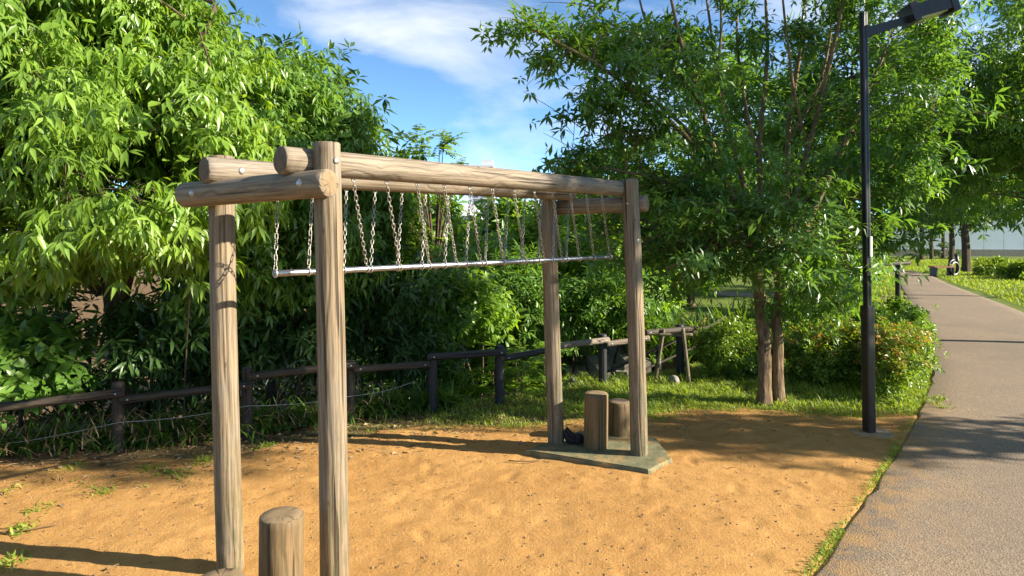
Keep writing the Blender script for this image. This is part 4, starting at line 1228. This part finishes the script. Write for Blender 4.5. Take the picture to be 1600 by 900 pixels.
# trees beyond, right of the open tree, left of and across the path
def simple_tree(name, x, y, h, blobs, leaf, label, group=None, per=16, nwh=26, k=6, size=0.16, tm=SIMPLE, r0=0.09, droop=0.4, sig=(0.24, 0.24, 0.15), shell=0.5, bark='bark', cat='tree', forks=4):
    z0 = float(hz(x, y))
    bl_ = [(np.array([x + dx, y + dy, z]), r) for dx, dy, z, r in blobs]
    top = h * 0.45
    stems_ = [([(x, y, z0 - 0.15), (x + g.normal(0, .05), y, z0 + top * 0.5), (x + g.normal(0, .08), y, z0 + top)], r0, r0 * 0.7)]
    s0 = np.array([x, y, z0 + top])
    for c, r in sorted(bl_, key=lambda q: -np.max(q[1]))[:forks + 1]:
        stems_.append(([s0 - [0, 0, 0.1], (s0 * 0.6 + c * 0.4) + [0, 0, 0.2], c], r0 * 0.5, 0.012))
    return tree(name, (x, y, z0), stems_, bl_, leaf, g, label, cat, group, per=per, nwh=nwh, k=k, size=size, droop=droop, tm=tm, bark=bark, sig=sig, shell=shell, twig=False)

simple_tree('park_tree', 5.6, 11.2, 5.5, [(0, 0, 3.6, 1.3), (-0.9, -0.3, 3.0, 0.9), (1.0, 0.2, 3.0, 0.95), (0.2, 0, 4.9, 1.0), (0.8, -0.2, 2.2, 0.6), (-1.2, 0.3, 4.0, 0.8), (-0.3, 0, 2.1, 0.7)], 'leafM', 'mid green tree behind the lamp post left of the path', 'trees along the path', per=20, nwh=26)
simple_tree('park_tree', 8.9, 10.4, 6.5, [(-0.6, 0.1, 3.9, 1.15), (-1.5, 0.3, 3.0, 0.75), (-1.1, -0.5, 4.7, 0.9), (0.6, 0, 4.2, 1.3), (0.2, 0.2, 5.8, 1.2), (-0.6, 0.6, 2.7, 0.6), (0.5, -1.0, 2.9, 0.8), (-1.0, 0, 3.4, 0.7), (-0.2, -0.4, 3.1, 0.8), (-1.9, 0.2, 3.7, 0.5), (-1.7, 0.4, 2.6, 0.4), (0.0, 0.2, 2.35, 0.5), (0.7, 0.2, 2.3, 0.5), (-1.8, 0.1, 4.6, 0.5)], 'leafB', 'bright leafy tree overhanging the path at the right edge', 'trees along the path', per=24, nwh=26, k=6, size=0.14, tm=MID, sig=(0.2, 0.2, 0.12))
simple_tree('park_tree', 13.8, 17.5, 6.5, [(-0.2, 0, 3.9, 1.5), (-1.5, 0, 3.0, 1.0), (1.0, 0, 3.6, 1.3), (-0.4, 0, 5.4, 1.3), (-1.6, 0, 4.6, 1.0)], 'leafM', 'dark leafy tree behind the one overhanging the path', 'trees along the path', per=14, nwh=24, size=0.2)
simple_tree('park_tree', 9.0, 20.5, 6.0, [(0, 0, 3.8, 1.7), (-1.6, 0, 3.2, 1.3), (1.5, 0, 3.2, 1.2), (0, 0, 5.4, 1.4), (1.0, 0, 2.2, 0.8)], 'leafY', 'yellow-green tree lit by the sun left of the far path', 'trees along the path', per=10, nwh=24, size=0.24)
simple_tree('park_tree', 4.2, 15.5, 6.0, [(0, 0, 3.4, 1.7), (-1.6, 0, 2.6, 1.3), (1.4, 0, 2.6, 1.3), (0, 0, 5.0, 1.4), (0, -0.5, 1.5, 0.9)], 'leafM', 'green tree filling the gap behind the open crowned tree', 'trees along the path', per=11, nwh=24, size=0.22)
# trees across the path that throw their shade over the sand and path
simple_tree('park_tree', 10.6, 4.3, 8.4, [(0, 0, 4.0, 0.6), (-0.8, 0.1, 3.6, 0.5), (0.9, 0, 4.3, 0.6), (0.1, 0.35, 3.0, 0.5), (-0.8, 0.55, 2.8, 0.45), (0.8, 0.6, 3.2, 0.5), (0, -0.6, 7.0, 0.75), (0.6, -0.8, 7.6, 0.7), (-0.5, -0.2, 7.5, 0.7), (0.3, -1.2, 6.7, 0.6), (-0.4, 0.4, 6.9, 0.6), (0.9, 0.1, 7.0, 0.6)], 'leafM', 'green tree right of the path just outside the picture', 'trees along the path', per=16, nwh=17, size=0.2, sig=(0.2, 0.2, 0.15))

# far trees with bare lower trunks along the path's end
far_px = [(1440, 407, 0.13, 'thin far tree nearest the left end of the white wall'), (1487, 413, 0.14, 'far tree with slim dark trunk left of the bench'), (1456, 405, 0.11, 'slender far trunk second from the left before the white wall'), (1474, 403, 0.11, 'slim far tree standing deep before the white wall'), (1509, 426, 0.17, 'leaning forked far tree right of the bench')]
for k, (px, py, r0, lab) in enumerate(far_px):
    x, y = gd(px, py)
    simple_tree('path_tree', x, y, 5.5, [(0, 0, 4.0, 1.9), (-1.5, 0, 3.4, 1.2), (1.6, 0, 3.5, 1.3), (0, 0, 5.6, 1.5)], ('leafM', 'leafD', 'leafB')[k % 3], lab, 'far trees by the end of the path', per=7, nwh=16, k=5, size=0.34, r0=r0, sig=(0.4, 0.4, 0.25), bark='barkdark')

# background trees: in the dip behind the fence and behind the left trees
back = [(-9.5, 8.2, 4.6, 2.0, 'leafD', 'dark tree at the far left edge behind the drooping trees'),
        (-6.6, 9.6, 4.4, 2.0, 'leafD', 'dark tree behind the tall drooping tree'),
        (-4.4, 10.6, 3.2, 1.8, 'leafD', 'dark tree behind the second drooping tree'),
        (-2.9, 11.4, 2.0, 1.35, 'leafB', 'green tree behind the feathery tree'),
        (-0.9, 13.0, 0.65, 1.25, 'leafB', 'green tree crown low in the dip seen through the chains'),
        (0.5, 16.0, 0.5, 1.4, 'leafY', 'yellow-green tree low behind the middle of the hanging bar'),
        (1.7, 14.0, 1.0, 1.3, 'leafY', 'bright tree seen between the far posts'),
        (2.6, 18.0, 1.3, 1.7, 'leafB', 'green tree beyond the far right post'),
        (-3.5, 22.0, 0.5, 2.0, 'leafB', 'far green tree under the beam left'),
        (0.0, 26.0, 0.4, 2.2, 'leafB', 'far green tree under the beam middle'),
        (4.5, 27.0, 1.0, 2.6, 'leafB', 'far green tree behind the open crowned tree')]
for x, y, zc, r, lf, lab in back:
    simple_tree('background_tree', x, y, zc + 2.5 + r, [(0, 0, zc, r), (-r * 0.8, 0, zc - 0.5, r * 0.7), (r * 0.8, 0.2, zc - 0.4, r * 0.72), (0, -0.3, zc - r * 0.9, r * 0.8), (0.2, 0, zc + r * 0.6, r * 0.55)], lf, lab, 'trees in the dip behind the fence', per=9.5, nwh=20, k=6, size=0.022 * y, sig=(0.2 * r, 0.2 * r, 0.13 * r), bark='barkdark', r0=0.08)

# ------------------------------------------------------------------ shrubs
def shrub(name, blobs, leaf, label, per=40, nwh=18, k=6, size=0.05, tip=None, group=None, droop=0.05, tm=SIMPLEW, sig=(0.07, 0.07, 0.05), cat='shrub'):
    b0 = np.mean([np.asarray(b[0]) for b in blobs], 0); zg = float(hz(b0[0], b0[1]))
    st_ = [([(b0[0], b0[1], zg - 0.05), (b0[0] + g.normal(0, .05), b0[1], zg + 0.15), np.asarray(c)], 0.02, 0.006) for c, r in blobs]
    return tree(name, (b0[0], b0[1], zg), st_, blobs, leaf, g, label, cat, group, per=per, nwh=nwh, k=k, size=size, droop=droop, tm=tm, bark='barkdark', sig=sig, shell=0.55, upw=0.7, twig=False, tip=tip)
shrub('azalea_shrub', [B(1140, 540, 8.2, (0.30, 0.3, 0.30)), B(1175, 550, 8.3, (0.24, 0.28, 0.26)), B(1118, 560, 8.2, (0.18, 0.2, 0.2))], 'shrub', 'rounded green shrub left of the double tree trunk', 520, 20, tip=0.02, group='clipped shrubs by the lawn')
shrub('azalea_shrub', [B(1280, 548, 7.9, (0.32, 0.3, 0.34)), B(1325, 545, 7.9, (0.30, 0.3, 0.36)), B(1245, 555, 8.2, (0.25, 0.25, 0.25)), B(1350, 560, 7.7, (0.2, 0.2, 0.3))], 'shrub', 'wide shrub with reddish tips between tree trunk and lamp post', 520, 20, tip=0.16, group='clipped shrubs by the lawn')
shrub('azalea_shrub', [B(1395, 560, 7.3, (0.27, 0.3, 0.34)), B(1415, 548, 7.7, (0.22, 0.3, 0.28)), B(1390, 592, 7.05, (0.13, 0.16, 0.2)), B(1428, 545, 8.0, (0.15, 0.25, 0.22))], 'shrub', 'shrub with orange-red tips between lamp post and path', 520, 20, tip=0.26, group='clipped shrubs by the lawn')
# low green ground shrubs behind
for k, (px, py, D, r, lab) in enumerate([(1250, 500, 9.6, 0.45, 'low green bush behind the wide reddish shrub'), (1340, 497, 9.8, 0.42, 'low green bush behind the lamp post'), (1398, 500, 10.2, 0.40, 'low bush by the marker post at the path edge'), (1200, 505, 9.8, 0.4, 'low green bush behind the double trunk')]):
    shrub('low_bush', [B(px, py, D, (r, r * 0.8, r * 0.62)), B(px + 25, py + 6, D + 0.2, (r * 0.7, r * 0.7, r * 0.5))], 'leafB', lab, 200, 20, size=0.07, group='low bushes behind the shrubs')
# multi-stemmed young shrubs in the distance behind
for k, (px, lab) in enumerate([(1292, 'multi-stemmed bush behind the tree left one'), (1322, 'multi-stemmed bush behind the tree right one')]):
    x, y = gd(px, 489)
    st_ = [([(x + g.normal(0, .05), y, -0.05), (x + g.normal(0, .18), y, 0.5), (x + g.normal(0, .35), y, 1.1)], 0.035, 0.015) for _ in range(6)]
    tree('stemmed_bush', (x, y, 0), st_, [((x, y, 1.5), 0.65), ((x - 0.4, y, 1.3), 0.5), ((x + 0.5, y, 1.4), 0.5)], 'leafM', g, lab, 'bush', 'multi-stemmed bushes', per=16, nwh=20, size=0.13, tm=SIMPLE, bark='barkdark', twig=False)
# clipped hedge at far right
hx0, hy0 = gd(1535, 432); hx1, hy1 = gd(1640, 440)
for k, (px, py, lab) in enumerate([(1545, 425, 'low clipped hedge bush on the far lawn, left one'), (1578, 430, 'low clipped hedge bush on the far lawn, middle one'), (1612, 432, 'low clipped hedge bush on the far lawn at the right edge')]):
    x, y = gd(px, py + 6)
    shrub('hedge_bush', [((x, y, 0.30), (0.55, 0.4, 0.34)), ((x + 0.45, y, 0.28), (0.4, 0.4, 0.3))], 'shrub', lab, 90, 16, size=0.12, group='hedge bushes on the far lawn', sig=(0.12, 0.12, 0.08))
x, y = gd(1472, 404)
shrub('hedge_bush', [((x, y, 0.45), (0.9, 0.5, 0.5))], 'leafD', 'small dark bush before the white wall', 14, 16, size=0.2, sig=(0.2, 0.2, 0.1))

# dark broadleaf shrubs under the left trees and by the fence
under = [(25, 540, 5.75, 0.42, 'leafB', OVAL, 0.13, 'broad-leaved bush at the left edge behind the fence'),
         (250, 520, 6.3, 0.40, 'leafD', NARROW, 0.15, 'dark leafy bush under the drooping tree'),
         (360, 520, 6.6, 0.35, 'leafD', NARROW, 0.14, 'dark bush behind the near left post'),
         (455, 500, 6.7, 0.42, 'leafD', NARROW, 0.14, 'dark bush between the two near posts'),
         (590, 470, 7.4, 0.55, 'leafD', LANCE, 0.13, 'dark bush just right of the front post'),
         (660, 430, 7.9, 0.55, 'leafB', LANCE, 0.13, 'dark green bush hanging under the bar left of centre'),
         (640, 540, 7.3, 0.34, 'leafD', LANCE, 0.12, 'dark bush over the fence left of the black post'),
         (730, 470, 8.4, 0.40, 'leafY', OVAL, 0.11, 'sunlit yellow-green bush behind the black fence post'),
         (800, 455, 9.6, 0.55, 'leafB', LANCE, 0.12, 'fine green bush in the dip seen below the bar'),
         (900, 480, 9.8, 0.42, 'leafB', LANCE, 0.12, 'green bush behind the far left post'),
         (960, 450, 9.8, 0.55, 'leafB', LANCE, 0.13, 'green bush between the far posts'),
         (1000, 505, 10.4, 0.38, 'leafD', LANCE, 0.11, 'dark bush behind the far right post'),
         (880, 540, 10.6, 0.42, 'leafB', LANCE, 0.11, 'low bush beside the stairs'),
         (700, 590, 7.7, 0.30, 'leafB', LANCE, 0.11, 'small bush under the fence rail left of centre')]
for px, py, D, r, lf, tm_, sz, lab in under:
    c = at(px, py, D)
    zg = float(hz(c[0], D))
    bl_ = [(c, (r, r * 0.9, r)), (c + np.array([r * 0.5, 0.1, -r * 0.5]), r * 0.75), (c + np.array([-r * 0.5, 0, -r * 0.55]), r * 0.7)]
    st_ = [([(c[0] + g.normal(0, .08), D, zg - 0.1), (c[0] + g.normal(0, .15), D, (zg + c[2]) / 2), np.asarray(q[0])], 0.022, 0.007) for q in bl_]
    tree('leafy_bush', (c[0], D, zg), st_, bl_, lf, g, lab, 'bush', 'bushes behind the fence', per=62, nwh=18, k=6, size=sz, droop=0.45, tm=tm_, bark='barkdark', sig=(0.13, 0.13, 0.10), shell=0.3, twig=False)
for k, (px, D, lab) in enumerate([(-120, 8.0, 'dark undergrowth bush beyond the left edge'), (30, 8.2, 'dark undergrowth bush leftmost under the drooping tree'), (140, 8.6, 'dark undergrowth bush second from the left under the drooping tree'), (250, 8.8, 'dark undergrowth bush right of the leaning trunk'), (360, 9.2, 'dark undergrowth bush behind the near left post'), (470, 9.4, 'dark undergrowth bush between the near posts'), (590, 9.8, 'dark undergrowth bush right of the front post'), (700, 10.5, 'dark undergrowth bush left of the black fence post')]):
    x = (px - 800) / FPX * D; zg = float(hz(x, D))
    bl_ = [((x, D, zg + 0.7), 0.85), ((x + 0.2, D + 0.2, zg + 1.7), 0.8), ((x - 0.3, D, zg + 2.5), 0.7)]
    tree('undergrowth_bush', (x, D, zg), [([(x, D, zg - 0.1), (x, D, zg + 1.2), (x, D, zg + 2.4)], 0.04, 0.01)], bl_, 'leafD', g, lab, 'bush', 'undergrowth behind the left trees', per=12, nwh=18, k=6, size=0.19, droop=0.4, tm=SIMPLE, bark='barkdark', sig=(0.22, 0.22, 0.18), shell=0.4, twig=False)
# ferny plant by the fence
c0 = np.array([at(815, 600, 7.7), at(770, 600, 7.9), at(850, 590, 8.0)])
for k, lab in enumerate(['bright feathery plant behind the fence right of the black post', 'bright feathery plant just behind the black fence post', 'bright feathery plant beside the far left frame post']):
    c = c0[k]; zg = float(hz(c[0], c[1]))
    r_ = empty('feathery_plant', (c[0], c[1], zg), lab, 'plant', 'feathery plants behind the fence')
    n = 60
    bpos = np.stack([c[0] + g.normal(0, 0.07, n), c[1] + g.normal(0, 0.07, n), g.uniform(zg + 0.05, 0.42, n)], -1)
    az = g.uniform(0, 6.28, n)
    dd = np.stack([np.cos(az), np.sin(az), g.uniform(0.3, 1.1, n)], -1)
    foliage('leaves', [fronds(bpos, dd, 0.38, 12, 0.085, g, SIMPLE, 0.45)], 'leafY', r_)
    solid('stem', tube(np.array([(c[0], c[1], zg - 0.05), (c[0], c[1], 0.4)]), [0.015, 0.006], 6), 'barkdark', r_)
# strap-leaved clump behind the stake
for k, (px, py, D, lab) in enumerate([(1035, 505, 9.9, 'strap-leaved plant clump behind the wooden stake'), (1090, 500, 10.1, 'strap-leaved plant clump above the fence end'), (1145, 495, 10.3, 'strap-leaved plant clump left of the tree trunk behind the shrub')]):
    c = at(px, py, D); zg = float(hz(c[0], D))
    n = 260
    bpos = np.stack([c[0] + g.normal(0, 0.22, n), D + g.normal(0, 0.22, n), np.full(n, max(zg, -0.1))], -1)
    o = foliage('strap_leaf_plant', [blades(bpos, g, 0.85, 0.035, (0.1, 0.9), 0.55, 5)], 'blade')
    tag(o, lab, 'plant', 'strap-leaved plants')

# bamboo grass along the foot of the left hedge
n = 5200
bx = g.uniform(-5.6, -0.6, n); by = fence_y(bx) + np.abs(g.normal(0.12, 0.28, n))
bz = hz(bx, by)
pos = np.stack([bx, by, bz], -1)
o = foliage('bamboo_grass', [blades(pos, g, 0.34, 0.022, (0.2, 1.3), 0.75, 4)], 'blade')
tag(o, 'dark bamboo grass growing along the left fence', 'grass', kind='stuff')
# hanging dry leaves and straw among it
n = 900
bx = g.uniform(-5.4, -1.2, n); by = fence_y(bx) + g.normal(0.02, 0.14, n)
pos = np.stack([bx, by, np.abs(g.normal(0.0, 0.12, n)) + 0.01], -1)
o = foliage('dry_grass', [blades(pos, g, 0.20, 0.010, (0.8, 2.6), 0.25, 3)], 'straw')
tag(o, 'dry straw and dead leaves at the foot of the fence', 'straw', kind='stuff')

# ------------------------------------------------------------------ grass
def scatter(n, x0, x1, y0, y1, ok):
    x = g.uniform(x0, x1, n); y = g.uniform(y0, y1, n); k = ok(x, y)
    return np.stack([x[k], y[k], hz(x[k], y[k]) - 0.004], -1)
def lawn_ok(x, y):
    d = -sand_mask(x, y)
    return (g.random(len(x)) ** 2 < 1.05 * smooth01((d + 0.38) / 0.5)) & (x < path_left_x(y) - 0.01) & (y < fence_y(x) + 0.9) & (g.random(len(x)) < np.clip((x + 1.5) / 1.9, 0.0, 1.0)) & (vnoise(x * 3, y * 3, 77) + g.uniform(-0.5, 0.9, len(x)) > -0.25)
pos = scatter(260000, -1.8, 7.5, 5.6, 11.5, lawn_ok)
near = pos[:, 1] < 8.8
o = foliage('lawn_grass', [blades(pos[near][:48000], g, 0.055, 0.008, (0.1, 1.1), 0.6, 2), blades(pos[~near][:18000], g, 0.08, 0.010, (0.1, 1.0), 0.6, 2)], 'grass')
tag(o, 'short green lawn grass behind the sand by the shrubs', 'grass', kind='stuff')
# tufts and clover in it
n = 260
tx = g.uniform(0.4, 4.6, n); ty = g.uniform(6.7, 8.2, n); k = -sand_mask(tx, ty) > 0.05
tp = np.repeat(np.stack([tx[k], ty[k], np.zeros(k.sum())], -1), 26, 0); tp[:, :2] += g.normal(0, 0.035, (len(tp), 2))
o = foliage('grass_tufts', [blades(tp, g, 0.11, 0.009, (0.2, 1.2), 0.6, 3)], 'grass')
tag(o, 'taller grass tufts scattered over the near lawn', 'grass', kind='stuff')
# far lawn across and beside the path
def far_ok(x, y):
    xl = path_left_x(y); side = (x > xl + 2.72 - 1.12 * smooth01((y - 13) / 13)) | ((x < xl - 0.05) & (x > xl - 2.2))
    return side & (x / y < 0.82)
pos = scatter(420000, 5.5, 30, 9.0, 38, far_ok)[:42000]
o = foliage('far_lawn_grass', [blades(pos, g, 0.12, 0.026, (0.1, 1.1), 0.6, 2)], 'grass')
tag(o, 'sunlit lawn grass on the far side of the path', 'grass', kind='stuff')
# ragged grass line along the near path edge
n = 5200
yy = g.uniform(2.9, 7.8, n); keep = (vnoise(yy * 2.6, yy * 0 + 3, 91) + g.uniform(-0.6, 0.6, n)) > 0.0
yy = yy[keep]; xx = path_left_x(yy) - np.abs(g.normal(0.0, 0.030 + 0.02 * (yy > 5.5), len(yy)))
o = foliage('edge_grass', [blades(np.stack([xx, yy, np.full(len(yy), 0.0)], -1), g, 0.055, 0.006, (0.1, 1.4), 0.7, 3)], 'grass')
tag(o, 'thin line of grass along the edge of the paved path', 'grass', kind='stuff')
# weeds on the sand, left
wc = [gd(285, 748), gd(235, 735), gd(265, 742), gd(160, 772), gd(60, 800), gd(30, 830), gd(320, 722), gd(20, 770), gd(110, 735), gd(15, 880), gd(415, 700)]
tp = np.concatenate([np.stack([c[0] + g.normal(0, 0.045, 90), c[1] + g.normal(0, 0.05, 90), np.zeros(90)], -1) for c in wc])
more = scatter(7000, -4.6, -1.9, 4.2, 5.7, lambda x, y: (vnoise(x * 2.3, y * 2.3, 55) + g.uniform(-0.4, 0.4, len(x))) > 0.55)
o = foliage('weeds', [blades(np.concatenate([tp, more]), g, 0.06, 0.011, (0.4, 1.7), 0.7, 3)], 'grass')
tag(o, 'low weeds scattered over the left of the sand', 'weeds', kind='stuff')
# straw, dead leaves and crumbs lying on the sand
def lying(n, x0, x1, y0, y1, size, ok, tm_):
    x = g.uniform(x0, x1, n); y = g.uniform(y0, y1, n); k = ok(x, y); x, y = x[k], y[k]
    p = np.stack([x, y, np.maximum(sand_z(x, y), 0.0) + 0.004], -1)
    az = g.uniform(0, 6.28, len(x))
    return leaves(p, np.stack([np.cos(az), np.sin(az), g.normal(0.05, 0.1, len(x))], -1), np.stack([g.normal(0, .3, len(x)), g.normal(0, .3, len(x)), np.ones(len(x))], -1), size * g.uniform(0.4, 1.4, len(x)), tm_, g.uniform(0, 1, len(x)))
okL = lambda x, y: g.random(len(x)) < np.clip((y - np.interp(x, BX, BY) + 1.0) / 1.0, 0.03, 1) * (1 - smooth01((x + 0.3) / 2.0) * 0.75)
o = foliage('leaf_litter', [lying(7500, -4.8, 3.0, 4.3, 6.6, 0.075, okL, tmpl_simple(0.10, 0.2)), lying(2600, -4.8, 2.5, 4.3, 6.6, 0.05, okL, tmpl_simple(0.45, 0.6)), lying(1300, -3.0, 3.4, 2.8, 6.4, 0.028, lambda x, y: sand_mask(x, y) > 0.1, tmpl_simple(0.3, 0.5))], 'straw')
tag(o, 'dry leaves and straw littering the sand near the fence', 'litter', kind='stuff')
# pebbles
n = 900
x = g.uniform(-4, 3.5, n); y = g.uniform(3.0, 6.6, n); k = (sand_mask(x, y) > 0.02) & (x < path_left_x(y) - 0.05); x, y = x[k], y[k]
ico = bmesh.new(); bmesh.ops.create_icosphere(ico, subdivisions=1, radius=1.0)
iv = np.array([vv.co[:] for vv in ico.verts]); it = np.array([[q.index for q in f.verts] for f in ico.faces]); ico.free()
n = len(x); s_ = 0.0045 * g.uniform(0.4, 1.8, (n, 1, 1)) * g.uniform(0.6, 1.3, (n, 1, 3))
Vp = (iv[None] * s_ + np.stack([x, y, sand_z(x, y) + 0.001], -1)[:, None]).reshape(-1, 3)
Tp = (it[None] + (np.arange(n) * len(iv))[:, None, None]).reshape(-1, 3)
o = link('pebbles', np_mesh('pebbles', Vp, Tp), M['pebble'])
tag(o, 'tiny stones scattered over the sand', 'pebbles', kind='stuff')
# loose sticks
for (a, b_, c, lab) in (((0, 838), (45, 834), (92, 824), 'thin pale stick lying on the sand at the left edge'), ((795, 724), (820, 726), (850, 722), 'thin pale twig lying before the concrete slab'), ((165, 896), (175, 892), (188, 886), 'short pale twig at the bottom left of the sand')):
    P = np.array([[*gd(*q), 0.022] for q in (a, b_, c)])
    o = solid('twig', tube(spline(P, 9) + np.c_[RNG.normal(0, 0.004, (9, 2)), np.zeros(9)], np.linspace(0.006, 0.003, 9), 6), 'straw')
    tag(o, lab, 'twig')
